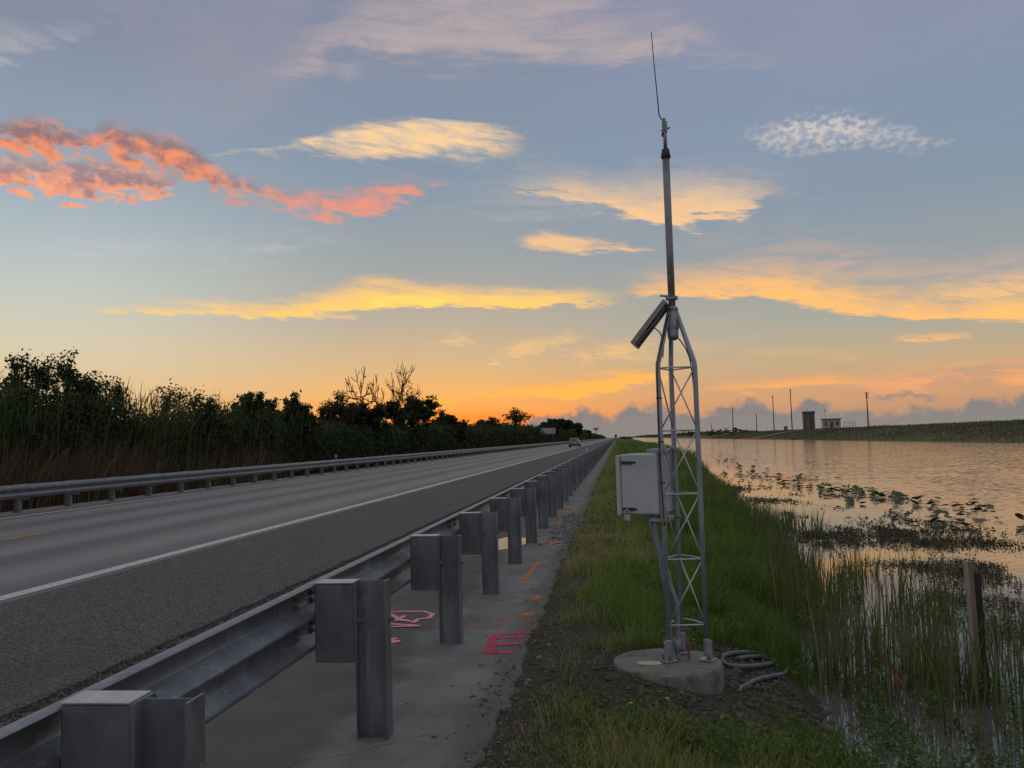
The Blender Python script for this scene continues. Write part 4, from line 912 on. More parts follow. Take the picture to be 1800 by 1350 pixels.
for x in (-hw+.1, -1.0, .9, hw-.1): MB().box(x-.1, x+.1, -2.0, -1.8, 0, 2.754).build('column', M['bld'], HB)
MB().tube([(-1.5, 0, 2.98), (-1.5, 0, 5.6)], .05, 6).build('aerial', M['galv'], HB); MB().box(-1.75, -1.25, -.04, .04, 5.3, 5.6).build('aerial_panel', M['galv'], HB)
FN = thing('metal_fence', 'light metal fence between pump house and open bank', 'fence', (65.2, hp.y-6, crest(65.2, hp.y-6)-.1), rad(-8))
for x in np.linspace(-.1, 3.0, 5): MB().box(x-.06, x+.06, -.06, .06, 0, 1.9).build('post', M['bld'], FN)
for z in (.6, 1.2, 1.84): MB().box(-.1, 3.0, -.03, .03, z-.04, z+.04).build('rail', M['bld'], FN)
SH = thing('utility_cabinet', 'tiny frame standing on the far bank between the two tall poles', 'cabinet', (61, 318, crest(61, 318)-.1))
MB().box(-.6, .6, -.4, .4, .1, 1.5, .05).build('case', M['gate_panel'], SH); MB().box(-.75, .75, -.5, .5, 1.505, 1.62).build('roof', M['roof'], SH)
for x in (-.5, .5): MB().box(x-.06, x+.06, -.06, .06, -.1, .098).build('leg', M['gate_wall'], SH)
# gravel ramp from the gate tower down to the water
b = MB()
for i, t in enumerate(np.linspace(0, 1, 14)):
    x = 61-t*16; y = gp.y-6+t*10; wd = 2.6+t*1.2
    for s in (-1, 1): b.v.append((x, y+s*wd, crest(x, y+s*wd)+.10))
for i in range(13): b.f.append((2*i, 2*i+1, 2*i+3, 2*i+2))
M['ramp'] = simple('ramp_gravel', (.17, .165, .15), (.26, .25, .23), .9, 0, 1.5); tag(b.build('ramp_path', M['ramp']), kind='structure')
for k in range(9):
    x = 41.0+.2*k; p0 = at_z(1296+5*k, 771.6-.05*k, WZ); o = thing('buoy', f'orange float in the barrier line by the far bank, {["first","second","third","fourth","fifth","sixth","seventh","eighth","last"][k]} from the left', 'buoy', (42.2, 300-5.5*k, WZ), 0, 'orange floats by the far bank')
    MB().lathe([(.1, -.25), (.42, -.2), (.46, .0), (.42, .25), (.15, .36), (.08, .5)], n=10).build('float', M['orange'], o, True)

# ------------------------------------------------------------------ vegetation builders
def blades(base, h, w, lean_dir, lean, rows=3, curl=1.6, rnd=None, twist=None):
    """ribbon blades: base (n,3), heights, widths, lean azimuth, lean fraction"""
    n = len(base); vs = []; az = twist if twist is not None else RNG.uniform(0, 2*np.pi, n)
    side = np.stack([np.cos(az), np.sin(az), 0*az], -1); ld = np.stack([np.cos(lean_dir), np.sin(lean_dir), 0*lean_dir], -1)
    for r in range(rows):
        t = r/(rows-1); c = base+ld*(h*lean*t**curl)[:, None]+np.array([0, 0, 1.0])*(h*(t-.35*lean**2*t**2))[:, None]
        ww = (w*(1-t)**.7*.5+w*.03)[:, None]
        vs += [c-side*ww, c+side*ww]
    V_ = np.stack(vs, 1).reshape(-1, 3); i0 = np.arange(n)*2*rows; fs = []
    for r in range(rows-1): fs.append(np.stack([i0+2*r, i0+2*r+1, i0+2*r+3, i0+2*r+2], -1))
    rn = RNG.random(n) if rnd is None else rnd
    return V_, [np.concatenate(fs)], np.repeat(rn, 2*rows)
def leaves(c, size, rnd=None, flat=.0, ratio=.55, droop=0.0):
    """diamond leaves at centres c"""
    n = len(c); a = RNG.normal(size=(n, 3)); a[:, 2] *= (1-flat); a[:, 2] -= droop; a /= np.linalg.norm(a, axis=1)[:, None]
    b_ = RNG.normal(size=(n, 3)); b_[:, 2] *= (1-flat); b_ -= a*(a*b_).sum(1)[:, None]; b_ /= np.linalg.norm(b_, axis=1)[:, None]
    s = np.asarray(size).reshape(-1, 1)*np.ones((n, 1))
    V_ = np.stack([c-a*s*.5, c+b_*s*ratio*.5-a*s*.05, c+a*s*.5, c-b_*s*ratio*.5-a*s*.05], 1).reshape(-1, 3)
    i0 = np.arange(n)*4; return V_, [np.stack([i0, i0+1, i0+2, i0+3], -1)], np.repeat(RNG.random(n) if rnd is None else rnd, 4)
def join(parts):
    Vs, Fs, Rs = [], {}, []; off = 0
    for v, f, r in parts:
        Vs.append(v); Rs.append(r)
        for q_ in f: Fs.setdefault(q_.shape[1], []).append(q_+off)
        off += len(v)
    return np.concatenate(Vs), [np.concatenate(k) for k in Fs.values()], np.concatenate(Rs)
def veg(name, parts, mat, parent=None, label=None, cat=None, kind=None):
    v, f, r = join(parts) if isinstance(parts, list) else parts
    return tag(obj(name, fast_mesh(name, v, 0, f, mat, r), parent), label, cat, None, kind)
BASEC = np.array([T0.x-.125, T0.y-.06])
def dirt(x, y):
    """0 = vegetated, 1 = bare soil by the tower's foot and along the strip's gravel edge"""
    d = np.maximum(np.exp(-(((x-.30)/.85)**2+((y-5.10)/.62)**2)**1.5), np.exp(-(((x-HX-.06)/.50)**2+((y-HY+.08)/.72)**2)**2)*1.45); e = np.exp(-((x+.72)/.16)**2)
    f = np.exp(-(((x+.26)/.42)**2+((y-6.3)/2.0)**2)**1.5)*.95
    g = np.clip(1.25-(x+.55)/.62, 0, 1)*np.clip((13-y)/6, 0, 1)*(.85+.75*vnoise(x*1.3, y*.55, 52))
    return np.clip(np.maximum(np.maximum(np.maximum(d*1.15, e), f), g)+.35*vnoise(x*2.2, y*2.2, 50), 0, 1)

_sa = gme.attributes.new('soil', 'FLOAT', 'POINT'); _dm = dirt(GX, GY)*(GX > -.9)*(GX < 2.5)*(GY > 2)*(GY < 12)
_sa.data.foreach_set('value', np.ascontiguousarray(_dm.ravel(), dtype=np.float32))
# lawn grass on the bank
def scatter(n, x0f, x1f, y0, y1, pw=1.0):
    y = y0+(y1-y0)*RNG.random(n)**pw; a, b_ = x0f(y), x1f(y); return a+(b_-a)*RNG.random(n), y
parts = []
for n, y0, y1, hh, ww in ((95000, 2.8, 9, .085, .0055), (55000, 9, 22, .11, .009), (30000, 22, 60, .14, .018), (16000, 60, 200, .2, .05)):
    x, y = scatter(n, lambda y: y*0-.72, lambda y: shore(y)+.15, y0, y1)
    dd = dirt(x, y) if y0 < 9 else np.exp(-((x+.72)/.16)**2)
    lush = vnoise(x*1.1, y*.6, 60)
    k = (RNG.random(n) > dd*1.05) & (np.hypot(x-BASEC[0], y-BASEC[1]) > .40) & (RNG.random(n) < .55+.6*lush+.25)
    x, y, lush = x[k], y[k], lush[k]
    tall = (.7+.5*np.clip((x+.6)/.9, 0, 1))+.55*np.clip(lush+.2, 0, 1)+.7*np.clip((x-.3)/1.2, 0, 1)
    h = hh*(.5+RNG.random(len(x)))*tall; base_ = np.stack([x, y, gz(x, y)-.01], -1)
    rn = np.clip(.50-.30*lush+RNG.normal(0, .24, len(x))+.3*(vnoise(x*.7, y*.5, 77) > .2)+.45*np.exp(-((x+.6)/.5)**2)-.22*np.clip((x-.2)/.8, 0, 1), 0, 1)
    parts.append(blades(base_, h*(.6+.8*(vnoise(x*2.5, y*2, 63) > 0)), ww*(.6+.8*RNG.random(len(x))), RNG.uniform(0, 6.28, len(x)), RNG.uniform(.1, .75, len(x)), 3, 1.7, rn))
veg('bank_grass', parts, M['grass'], label='short green grass on the bank between strip and water', kind='stuff')
# creeping weeds and leafy plants
parts = []
for n, y0, y1, hh, sz in ((26000, 2.8, 6.5, .12, .026), (16000, 6.5, 14, .12, .034), (9000, 14, 40, .15, .06)):
    x, y = scatter(n, lambda y: y*0-.70, lambda y: shore(y)+.55, y0, y1)
    dd = dirt(x, y) if y0 < 9 else x*0
    cl = vnoise(x*1.7, y*1.3, 90)+.35*vnoise(x*6, y*6, 91)
    k = (RNG.random(n) > dd*.93) & (cl > -.12) & (np.hypot(x-BASEC[0], y-BASEC[1]) > .38); x, y, cl = x[k], y[k], cl[k]
    z = np.maximum(gz(x, y), WZ)+hh*RNG.random(len(x))*(.4+1.3*np.clip(cl, 0, 1))+.01
    parts.append(leaves(np.stack([x, y, z], -1), sz*(.5+RNG.random(len(x))), np.clip(RNG.normal(.45, .25, len(x))-.2*cl, 0, 1), .45))
veg('bank_weeds', parts, M['weed'], label='low creeping weeds scattered through the bank grass', kind='stuff')
# bushy foreground growth at the water's edge
parts = []; fl = []; rl = []
cx, cy = scatter(420, lambda y: y*0+.05, lambda y: y*0+2.8, 3.9, 6.6)
cx2, cy2 = scatter(260, lambda y: shore(y)-.5, lambda y: shore(y)+1.0, 5.6, 12)
for X_, Y_ in list(zip(cx, cy))+list(zip(cx2, cy2)):
    if Y_ < 6.6 and (float(dirt(np.array([X_]), np.array([Y_]))[0]) > .42 or math.hypot(X_-BASEC[0], Y_-BASEC[1]) < .46 or (HX-.4 < X_ < HX+.45 and HY-.75 < Y_ < HY+.4)): continue
    if Y_ < 6.6 and X_ < 1.0 and Y_ > 4.85: continue
    if X_ > 1.15 and Y_ > 4.9 and random.random() < .72: continue
    z0 = max(hz(X_, Y_), WZ-.05); H = random.uniform(.12, .34)*(1.25 if X_ > 1.3 else .8); ns = random.randint(2, 5)
    for s in range(ns):
        ld = random.uniform(0, 6.28); ln = random.uniform(.05, .45); m_ = random.randint(12, 26); t = RNG.random(m_)
        px = X_+.04*math.cos(s*2)+math.cos(ld)*H*ln*t**1.5; py = Y_+.04*math.sin(s*2)+math.sin(ld)*H*ln*t**1.5; pz = z0+H*t
        c_ = np.stack([px, py, pz], -1)+RNG.normal(0, .013, (m_, 3)); parts.append(leaves(c_, .030*(.6+RNG.random(m_)), np.clip(RNG.normal(.5, .25, m_), 0, 1), .25, .42))
        parts.append(blades(np.array([[X_+.04*math.cos(s*2), Y_+.04*math.sin(s*2), z0]]), np.array([H*1.04]), np.array([.006]), np.array([ld]), np.array([ln]), 4, 1.5, np.array([.75])))
        if random.random() < .05: fl.append((px[-1], py[-1], pz[-1]+.02))
        if random.random() < .006: rl.append((px[-1], py[-1], pz[-1]+.02))
veg('edge_plants', parts, M['weed'], label='bushy leafy plants growing at the near edge of the water', kind='stuff')
fc = np.repeat(np.array(fl), 5, 0)+RNG.normal(0, .006, (len(fl)*5, 3)); veg('yellow_flowers', leaves(fc, .016, None, .2, .7), M['flower'], label='tiny yellow flowers among the edge plants', kind='stuff')
rp = [at_z(1570, 1140, WZ+.15), at_z(1573, 1185, WZ+.2), at_z(1582, 1195, WZ+.1)]
rc = np.repeat(np.array([tuple(p) for p in rp]), 16, 0)+RNG.normal(0, .022, (48, 3))*np.array([.8, .8, 1.8]); veg('rust_leaves', leaves(rc, .05, None, 0, .45), M['rust_leaf'], label='few rust red leaves standing in the reeds', kind='stuff')
# reeds in the shallows
parts = []
def reed_field(n, y0, y1, a, b_, h0, h1, w, dens_seed, thr):
    x, y = scatter(n, lambda y: shore(y)+a, lambda y: shore(y)+b_, y0, y1)
    k = (vnoise(x*1.3, y*.9, dens_seed, 3)+.15 > thr+.9*np.clip((x-shore(y)-.5)/2.2, 0, 1)) & ~((np.hypot(x-1.1, y-5.6) < .75)); x, y = x[k], y[k]
    hh = (h0+(h1-h0)*RNG.random(len(x)))*(1+.25*vnoise(x*.8, y*.8, 70)); lean_d = RNG.normal(.2, 1.6, len(x))
    return blades(np.stack([x, y, np.maximum(gz(x, y), WZ-.15)-.02], -1), hh, w*(.5+RNG.random(len(x))), lean_d, RNG.gamma(1.3, .10, len(x)).clip(0, .7), 5, 2.0, np.clip(RNG.normal(.45, .25, len(x)), 0, 1))
parts.append(reed_field(3400, 5.9, 10, .10, 2.3, .35, .85, .014, 101, .06)); parts.append(reed_field(3600, 10, 18, .05, 1.4, .30, .65, .017, 102, -.02))
parts.append(reed_field(3600, 18, 34, -.9, .1, .22, .5, .024, 103, -.15)); parts.append(reed_field(1600, 34, 90, -1.2, -.2, .15, .3, .05, 104, -.2))
x, y = scatter(420, lambda y: y*0+1.9, lambda y: y*0+3.6, 5.0, 8.0); parts.append(blades(np.stack([x, y, x*0+WZ-.05], -1), .3+.5*RNG.random(420), .010+.006*RNG.random(420), RNG.uniform(0, 6.28, 420), RNG.gamma(1.5, .12, 420).clip(0, .8), 5, 2, RNG.random(420)))
veg('shore_reeds', parts, M['reed'], label='tall green reeds standing in the shallow water along the shore', kind='stuff')
# floating plant mats
parts = []
for (px, py, rx, ry, n) in ((1385, 876, 70, 7, 2600), (1290, 862, 60, 8, 1800), (1500, 905, 70, 9, 3000), (1590, 935, 110, 16, 5200), (1530, 955, 120, 13, 3600), (1690, 955, 90, 9, 2200), (1640, 995, 110, 10, 3000), (1740, 1010, 90, 22, 3600), (1720, 1060, 110, 22, 2400), (1450, 940, 80, 14, 2200), (1760, 1110, 70, 30, 1300), (1400, 905, 60, 10, 1500), (1700, 1200, 80, 40, 1400), (1530, 1190, 90, 28, 1200), (1270, 838, 50, 5, 1200)):
    n = int(n*1.25); q_ = RNG.normal(0, .62, (n, 2)); pts = []
    ctr = at_z(px, py, WZ); ex = (at_z(px+rx, py, WZ)-ctr).length; ey = abs(at_z(px, py-ry, WZ).y-at_z(px, py+ry, WZ).y)/2
    d_ = Vector((ctr.x, ctr.y, 0)).normalized(); lat = Vector((d_.y, -d_.x, 0))
    x = ctr.x+q_[:, 0]*ex*lat.x+q_[:, 1]*ey*d_.x; y = ctr.y+q_[:, 0]*ex*lat.y+q_[:, 1]*ey*d_.y
    k = (vnoise(x*1.3, y*.5, 120, 4) > .14+.5*RNG.random(n)-.25); x, y = x[k], y[k]; m_ = len(x); far = np.hypot(x, y)
    z = WZ+RNG.gamma(1.3, .012, m_)*(1+.6*vnoise(x*.7, y*.5, 121)); sz = np.clip(.0032*far, .018, .085)*(.5+.9*RNG.random(m_))
    parts.append(leaves(np.stack([x, y, z+.004], -1), sz, None, .72, .45))
    kk = RNG.random(m_) < .16; parts.append(blades(np.stack([x[kk], y[kk], z[kk]*0+WZ-.02], -1), .03+.09*RNG.random(kk.sum()), .006+.0005*far[kk], RNG.uniform(0, 6.28, kk.sum()), RNG.uniform(0, .6, kk.sum()), 3, 1.6, RNG.random(kk.sum())))
veg('floating_mat', parts, M['mat'], label='dark brown floating plants in mats on the shallow water', kind='stuff')
# spatterdock clumps, each leaf a piece of its own
def pad_mesh(fold, seed):
    b = MB(); rnd_ = random.Random(seed); n = 14; b.v.append((0, .0, 0)); 
    for i in range(n+1):
        a = rad(-165)+rad(330)*i/n; r = (1.0+.12*math.cos(a))*(.9 if i in (0, n) else 1); x = r*math.cos(a)*1.1; y = r*math.sin(a)*.82
        b.v.append((x*.5, y*.5, fold*abs(y)*.5+.04*rnd_.uniform(-1, 1)))
    for i in range(n): b.f.append((0, i+1, i+2))
    me = b.mesh('leaf', M['pad']); me.shade_smooth(); return me
PADS = [pad_mesh(f, i) for i, f in enumerate((.08, .2, .35, .5, .12))]
CL = [((1243, 801), 12, 26, 'farthest pad clump, beside the right tower leg'), ((1283, 811), 18, 30, 'pad clump just right of the lattice tower'), ((1312, 822), 12, 26, 'pad clump right of the farthest ones, near the reeds'), ((1338, 836), 18, 30, 'pad clump above the first dark plant mat'),
      ((1375, 846), 22, 32, 'dense pad clump left of the middle of the lily line'), ((1412, 842), 18, 30, 'pad clump on the open-water side of the lily line'), ((1440, 858), 26, 32, 'large dense pad clump in the middle of the lily line'), ((1478, 866), 26, 34, 'large pad clump right of the dense middle one'),
      ((1520, 866), 24, 34, 'pad clump with raised leaves below the open ripples'), ((1562, 874), 22, 34, 'pad clump above the large brown plant mat'), ((1602, 882), 18, 34, 'loose pad clump near the right end of the lily line'), ((1648, 887), 14, 36, 'thin pad clump before the upright lone leaf'), ((1700, 889), 5, 14, 'upright lone leaf group at the right end of the line'),
      ((1722, 880), 2, 8, 'floating pair of leaves farthest out on the right'), ((1612, 914), 7, 30, 'scattered low pads over the brown mat'), ((1665, 915), 8, 36, 'scattered low pads left of the frame edge'), ((1775, 922), 5, 40, 'few low pads at the right edge of the picture'), ((1295, 835), 12, 24, 'small pad clump among the far reeds')]
for (cpx, npad, spread, lab) in CL:
    c = at_z(cpx[0], cpx[1], WZ); t = thing('lily_pad_clump', lab, 'water plant', c, 0, 'lily pads along the shore'); k = c.length/FPX
    for i in range(int(npad*1.35)):
        ox = random.gauss(0, .75)*spread*k; oy = random.gauss(0, .6)*spread*k*3.0; up = random.random()
        o = obj('leaf', random.choice(PADS), t, (ox, oy, .012+(.02 if up < .62 else random.uniform(.03, .10))))
        s = random.uniform(.13, .25); o.scale = (s, s, s); o.rotation_euler = (random.gauss(0, .10 if up < .62 else .38), random.gauss(0, .10 if up < .62 else .38), random.uniform(0, 6.28))
# gravel and clods
def stones(n, x, y, size, seed):
    rg = np.random.default_rng(seed); ico = np.array([(0, 0, 1), (.89, 0, .45), (.28, .85, .45), (-.72, .53, .45), (-.72, -.53, .45), (.28, -.85, .45), (.72, .53, -.45), (-.28, .85, -.45), (-.89, 0, -.45), (-.28, -.85, -.45), (.72, -.53, -.45), (0, 0, -1)])
    tr = np.array([(0, 1, 2), (0, 2, 3), (0, 3, 4), (0, 4, 5), (0, 5, 1), (1, 6, 2), (2, 7, 3), (3, 8, 4), (4, 9, 5), (5, 10, 1), (2, 6, 7), (3, 7, 8), (4, 8, 9), (5, 9, 10), (1, 10, 6), (11, 7, 6), (11, 8, 7), (11, 9, 8), (11, 10, 9), (11, 6, 10)])
    s = size*(.4+rg.gamma(2, .35, n)); V_ = ico[None]*(1+.25*rg.normal(size=(n, 12, 1)))*s[:, None, None]*np.array([1, 1, .65])
    a = rg.uniform(0, 6.28, n); ca, sa = np.cos(a)[:, None], np.sin(a)[:, None]; X_ = V_[..., 0]*ca-V_[..., 1]*sa; Y_ = V_[..., 0]*sa+V_[..., 1]*ca
    z = np.where(x < -.69, 0.0, gz(x, y)); P_ = np.stack([X_+x[:, None], Y_+y[:, None], V_[..., 2]+(z+s*.25)[:, None]], -1).reshape(-1, 3)
    return P_, [(tr[None]+(np.arange(n)*12)[:, None, None]).reshape(-1, 3)], np.zeros(n*12)
x, y = scatter(1500, lambda y: y*0-.98, lambda y: y*0-.22, 2.9, 16, 1.5); x = -.62+RNG.normal(0, .13, len(x)); gpc = at_z(1012, 925); gx2 = gpc.x-.02+RNG.normal(0, .16, 700); gy2 = gpc.y+RNG.normal(0, 1.2, 700)
veg('loose_gravel', [stones(len(x), x, y, .0065, 1), stones(700, gx2, gy2, .016, 2)], M['gravel'], label='loose gravel along the broken edge of the strip', kind='stuff')
x = HX+RNG.normal(0, .30, 700); y = HY-.25+RNG.normal(0, .30, 700); k = np.hypot(x-BASEC[0], y-BASEC[1]) > .40
veg('soil_clods', [stones(k.sum(), x[k], y[k], .014, 3), stones(900, .1+RNG.normal(0, .35, 900), 4.85+RNG.normal(0, .28, 900), .009, 4)], M['clod'], label='dark clods of dug soil around the tower base and hose', kind='stuff')
x = -3.235+RNG.normal(0, .035, 3000); y = 2.5+RNG.random(3000)**1.6*24; P_, F_, R_ = stones(3000, x, y, .0075, 6)
M['crumb'] = simple('asphalt_crumb', (.03, .03, .03), (.09, .088, .085), .9, 0, 40); veg('asphalt_crumbs', (P_, F_, R_), M['crumb'], label='dark asphalt crumbs along the shoulder step', kind='stuff')

# ------------------------------------------------------------------ left side: cane, brush, trees
def lz(x): return np.interp(x, [-60, -18, -15.2], [-.4, -.35, -.10])
parts = []
n = 14000; y = 14+RNG.random(n)**1.1*34; x = -15.9-RNG.random(n)*2.4; dens = vnoise(x*.5, y*.35, 200)
k = RNG.random(n) < np.clip(1.15-(y-27)/14, .0, 1)*(.6+.9*dens); x, y = x[k], y[k]
h = (1.0+1.6*RNG.random(len(x)))*(.8+.35*vnoise(y*.5, x, 201)); parts.append(blades(np.stack([x, y, lz(x)-.02], -1), h, .016+.022*RNG.random(len(x)), RNG.normal(.1, .5, len(x)), RNG.gamma(2.2, .13, len(x)).clip(0, .9), 4, 1.5, np.clip(RNG.normal(.42, .25, len(x)), 0, 1)))
veg('dry_cane', parts, M['dry'], label='leaning dry brown cane behind the far guardrail', kind='stuff')
parts = []
n = 9000; y = 14+RNG.random(n)**1.15*40; x = -16.8-RNG.random(n)*2.8; z0 = 1.2+2.0*RNG.random(n); h = (.6+.7*RNG.random(n))*(.75+.35*vnoise(y*.6, x*.6, 205))
k = RNG.random(n) < np.clip(1.1-(y-26)/22, .04, 1)*(.45+1.1*vnoise(y*.45, x*.45, 207)); x, y, z0, h = x[k], y[k], z0[k], h[k]
parts.append(blades(np.stack([x, y, z0], -1), h, .022+.025*RNG.random(len(x)), RNG.normal(.2, 1.3, len(x)), RNG.gamma(2.5, .18, len(x)).clip(.1, 1.1), 4, 1.6, np.clip(RNG.normal(.45, .22, len(x)), 0, 1)))
n = 350; y = 14+RNG.random(n)*28; x = -17-RNG.random(n)*2.6; parts.append(blades(np.stack([x, y, lz(x)], -1), 3.3+1.0*RNG.random(n)+.2*vnoise(y*.5, x, 206), .02+.02*RNG.random(n), RNG.normal(.2, .8, n), RNG.gamma(1.5, .1, n).clip(0, .5), 5, 2.6, RNG.random(n)))
veg('green_cane', parts, M['cane'], label='dense green cane rising behind the dry cane', kind='stuff')
# brush mass: lumpy hull clothed in leaves
sil = [(0, 684), (100, 680), (200, 702), (330, 712), (400, 720), (480, 732), (560, 738), (640, 732), (720, 742), (800, 744), (880, 744), (950, 752), (1000, 752), (1030, 758), (1055, 765), (1075, 768)]
SY = []; SZ = []
for px, py in sil: p = at_x(px, py, -20); SY.append(p.y); SZ.append(p.z)
SY = [5]+SY+[3000]; SZ = [SZ[0]]+SZ+[7]
def brush_h(y): return np.interp(y, SY, SZ)
parts = []
yy = np.concatenate([np.arange(5, 80, .8), np.arange(80, 300, 3), np.arange(300, 1500, 20)]); prof = [(-18.8, -.4), (-19.0, .55), (-19.6, .78), (-20.5, .84), (-22.5, .8), (-24, -.4)]
hv = np.array([[(px+.35*vnoise(np.array([v*.5]), np.array([j*3.]), 210)[0], v, -.4 if f < 0 else brush_h(v)*f*(.92+.12*vnoise(np.array([v*.35]), np.array([j*2.]), 211)[0])) for j, (px, f) in enumerate(prof)] for v in yy]).reshape(-1, 3)
k = len(prof); i_ = np.arange(len(yy)*k).reshape(-1, k); parts.append((hv, [np.stack([i_[:-1, :-1], i_[:-1, 1:], i_[1:, 1:], i_[1:, :-1]], -1).reshape(-1, 4)], np.full(len(hv), .12)))
for n, y0, y1, s in ((78000, 14, 60, .135), (56000, 60, 140, .21), (30000, 140, 330, .40), (9000, 330, 1200, .9)):
    y = y0+(y1-y0)*RNG.random(n); f = RNG.random(n); H = brush_h(y)*(.92+.22*vnoise(y*.42, y*0, 220)+.16*vnoise(y*1.7, y*0, 221))
    front = RNG.random(n) < .6; x = np.where(front, -17.4-1.9*RNG.random(n)-.6*vnoise(y*.6, f*3, 222), -18-4.5*RNG.random(n)); z = np.where(front, -.2+(H*.95)*f, H*(.78+.24*f**2)*(1-.10*((x+20)/2.5)**2))
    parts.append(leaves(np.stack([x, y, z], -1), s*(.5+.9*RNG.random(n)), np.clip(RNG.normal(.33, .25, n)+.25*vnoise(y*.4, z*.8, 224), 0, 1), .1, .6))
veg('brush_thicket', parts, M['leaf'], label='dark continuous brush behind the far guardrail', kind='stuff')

def limbs(mb, p, d, L, r, depth, tips, rnd_, spread=.6, gnarl=.18, up=.12, rmin=.0):
    n = 4; pts = [p]; rs = [r]; q_ = p
    for i in range(n):
        d = (d+Vector((rnd_.gauss(0, gnarl), rnd_.gauss(0, gnarl), rnd_.gauss(0, gnarl)+up))).normalized(); q_ = q_+d*(L/n); pts.append(q_); rs.append(r*(1-.42*(i+1)/n))
        if depth > 0 and i >= 1 and rnd_.random() < .5: 
            a = rnd_.uniform(0, 6.28); o_ = d.orthogonal().normalized(); o_.rotate(Matrix.Rotation(a, 3, d)); limbs(mb, q_, (d+o_*spread*1.3).normalized(), L*.6, r*.5, depth-1, tips, rnd_, spread, gnarl, up, rmin)
    mb.tube(pts, [max(q, rmin) for q in rs], 6 if r > .03 else 4, False)
    if depth == 0: tips.append((q_, L)); tips.append((pts[2], L*.7)); return
    for k in range(rnd_.choice((2, 2, 3))):
        o_ = d.orthogonal().normalized(); o_.rotate(Matrix.Rotation(rnd_.uniform(0, 6.28), 3, d)); limbs(mb, q_, (d+o_*spread*rnd_.uniform(.6, 1.2)).normalized(), L*rnd_.uniform(.62, .82), rs[-1]*.8, depth-1, tips, rnd_, spread, gnarl, up, rmin)
def tree(px, py, X, label, name='leafy_tree', dense=1.0, spread=.6, seed=0, depth=3, lsize=.13, mat='leaf', trunk=.10, wide=1.0, stems=1, umbrella=False, hscale=1.0):
    top = at_x(px, py, X); z0 = float(lz(X)); H = (top.z-z0)*(.93 if dense else 1.0); rnd_ = random.Random(seed)
    t = thing(name, label, 'tree', (X, top.y, z0)); mb = MB(); tips = []
    for s in range(stems):
        limbs(mb, Vector((rnd_.uniform(-.3, .3)*(stems > 1), rnd_.uniform(-.5, .5)*(stems > 1), -.2)), Vector((rnd_.gauss(0, .08), rnd_.gauss(0, .08), 1)), H*(.36 if not umbrella else .5), trunk, depth, tips, rnd_, spread*(1 if not umbrella else 1.5), .12 if dense else .24, .10 if dense else .06, .012 if dense else .030)
    zm = max(v[2] for v in mb.v); k = H/zm; mb.v = [(v[0]*k*wide, v[1]*k*wide, v[2]*k) for v in mb.v]; mb.build('trunk', M['bark'], t)
    if dense:
        cs = []
        for (p, L) in tips:
            m_ = int(rnd_.uniform(16, 34)*dense); c_ = np.array([p.x*k*wide, p.y*k*wide, p.z*k]); rr = .34*L*k if not umbrella else .5*L*k
            g = RNG.normal(0, 1, (m_, 3))*np.array([rr, rr, rr*(.7 if not umbrella else .35)])*.62; cs.append(c_+g)
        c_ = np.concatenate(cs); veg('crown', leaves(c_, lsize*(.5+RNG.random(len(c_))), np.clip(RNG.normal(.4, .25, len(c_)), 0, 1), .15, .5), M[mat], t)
    return t
tree(45, 606, -19.0, 'tall airy leafy tree at the left picture edge', dense=.26, seed=1, lsize=.13, wide=.52, depth=4, stems=2)
tree(140, 598, -19.2, 'tallest airy leafy tree, second from the left edge', dense=.26, seed=2, lsize=.13, wide=.52, depth=4, stems=2)
tree(200, 640, -19.2, 'slim tree with a small round tuft right of the tallest leafy tree', dense=.9, seed=3, lsize=.13, wide=.5, depth=3)
tree(275, 658, -18.6, 'feathery small tree over the green cane', dense=.6, seed=4, lsize=.12, wide=.7, mat='cane')
tree(335, 676, -18.6, 'low feathery tree left of the dark round crowns', dense=.7, seed=5, lsize=.13, wide=.8, mat='cane')
tree(432, 682, -19.0, 'dark round-crowned tree left of the thin-leaved one', dense=1.5, seed=6, lsize=.16, wide=.9, depth=4, stems=2)
tree(500, 684, -19.2, 'dark bushy tree with gaps of sky in its crown', dense=1.0, seed=17, lsize=.17, wide=.9, depth=4, stems=2)
tree(590, 678, -19.5, 'thin-leaved tree before the dead branches', dense=.45, seed=8, lsize=.15, wide=.9, depth=4, mat='leaf_warm', stems=2)
tree(632, 702, -19.2, 'dark bushy tree at the foot of the dead tree', dense=1.4, seed=9, lsize=.2, wide=.9, depth=4, stems=2)
tree(668, 650, -19.6, 'bare dead tree with twiggy crooked branches, left of the taller dead one', 'dead_tree', 0, .5, 10, 4, trunk=.20, wide=.5)
tree(694, 632, -19.6, 'tallest bare dead tree standing over the brush', 'dead_tree', 0, .5, 23, 4, trunk=.26, wide=.5)
tree(712, 690, -19.0, 'dark bush right under the tall dead tree', dense=1.2, seed=12, lsize=.22, wide=.9, depth=4, stems=2)
tree(775, 716, -19.5, 'rounded thin-crowned tree against the orange glow', dense=.7, seed=13, lsize=.22, wide=1.0, depth=4, mat='leaf_warm', stems=3)
tree(860, 728, -19.5, 'faint airy tree left of the umbrella-shaped tree', dense=.35, seed=14, lsize=.25, wide=1.0, depth=4, mat='leaf_warm', stems=2)
tree(912, 712, -19.0, 'umbrella-shaped tree rising over the far brush', dense=1.1, seed=15, lsize=.32, wide=.8, depth=3, trunk=.2, umbrella=True)
tree(960, 742, -19.5, 'low broad tree left of the road sign', dense=1.2, seed=16, lsize=.5, wide=1.2, depth=4, stems=3)
tree(985, 734, -20.0, 'broad dark tree rising behind the road sign', dense=1.6, seed=18, lsize=.7, wide=1.3, depth=4, stems=3)
tree(1008, 742, -19.5, 'dark tree sloping down right of the broad one', dense=1.5, seed=19, lsize=.8, wide=1.1, depth=4, stems=3)
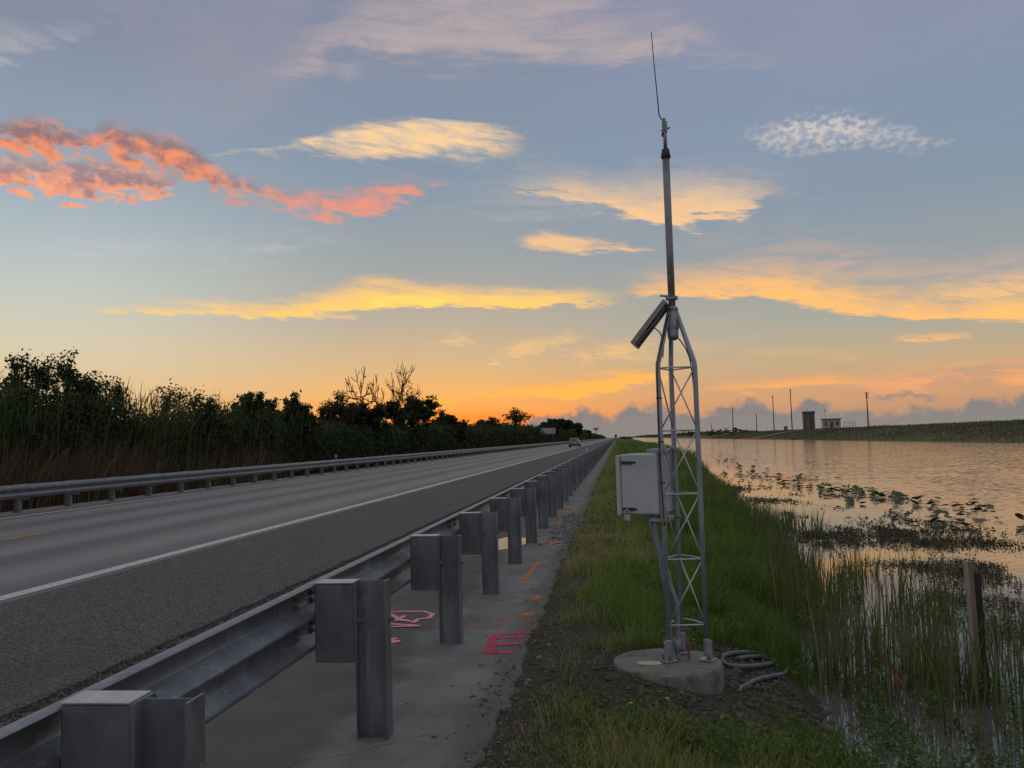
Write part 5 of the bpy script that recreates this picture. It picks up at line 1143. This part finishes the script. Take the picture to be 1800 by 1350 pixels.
tree(1031, 755, -19.5, 'small dark tree left of the far palm', dense=1.4, seed=20, lsize=1.0, wide=1.2, depth=3, stems=3)
pp = at_x(1047, 752, -20); PT = thing('palm_tree', 'tiny far palm over the end of the tree line', 'tree', (-20, pp.y, -.4)); ph = pp.z+.2
MB().tube([(0, 0, 0), (.2, 0, ph*.5), (.1, 0, ph-.8)], [.35, .28, .25], 8).build('trunk', M['bark'], PT)
for k in range(14):
    a = k*2.4; e = random.uniform(-.3, .9); pts = [Vector((.1, 0, ph-.8))]; d = Vector((math.cos(a)*math.cos(e), math.sin(a)*math.cos(e), math.sin(e)))
    for i in range(5): pts.append(pts[-1]+d*.8); d = (d+Vector((0, 0, -.28))).normalized()
    b = MB()
    for i, p in enumerate(pts): w_ = (.1, .5, .6, .55, .4, .05)[i]; s_ = Vector((-math.sin(a), math.cos(a), 0)); b.v += [tuple(p-s_*w_+Vector((0, 0, -w_*.4))), tuple(p+Vector((0, 0, .05))), tuple(p+s_*w_+Vector((0, 0, -w_*.4)))]
    for i in range(5): b.f += [(3*i, 3*i+1, 3*i+4, 3*i+3), (3*i+1, 3*i+2, 3*i+5, 3*i+4)]
    b.build('frond', M['leaf'], PT)
# grass on the far bank and the distant shore bushes
n = 30000; y = 90+RNG.random(n)**1.3*330; x = 43.6+RNG.random(n)**.8*17; k = ~((np.abs(y-(gp.y-6+(61-x)/16*10)) < 4.5)); x, y = x[k], y[k]
hh = .10+.22*RNG.random(len(x)); veg('far_bank_grass', blades(np.stack([x, y, gz(x, y)-.03], -1), hh*1.2, .05+.05*RNG.random(len(x)), RNG.uniform(0, 6.28, len(x)), RNG.uniform(.1, .6, len(x)), 3, 1.6, np.clip(RNG.normal(.35, .25, len(x)), 0, 1)), M['bankgrass'], label='rough grass covering the far bank', kind='stuff')
n = 5200; y = 420+RNG.random(n)*2200; x = 50+RNG.random(n)*25; z = gz(x, y)+RNG.random(n)**2*(1.2+3.0*np.clip(vnoise(y*.012, y*0, 300), 0, 1)); veg('far_bushes', leaves(np.stack([x, y, z], -1), 1.2+1.4*RNG.random(n), None, .2, .7), M['leaf'], label='distant low bushes along the far bank', kind='stuff')
n = 3500; y = 700+RNG.random(n)*2200; x = 14+RNG.normal(0, 3, n)*0-8*RNG.random(n); z = gz(x, y)+RNG.random(n)**2*2.2; veg('far_shore_bushes', leaves(np.stack([x, y, z], -1), .9+.9*RNG.random(n), None, .2, .7), M['leaf'], label='distant low bushes where the near shore meets the horizon', kind='stuff')
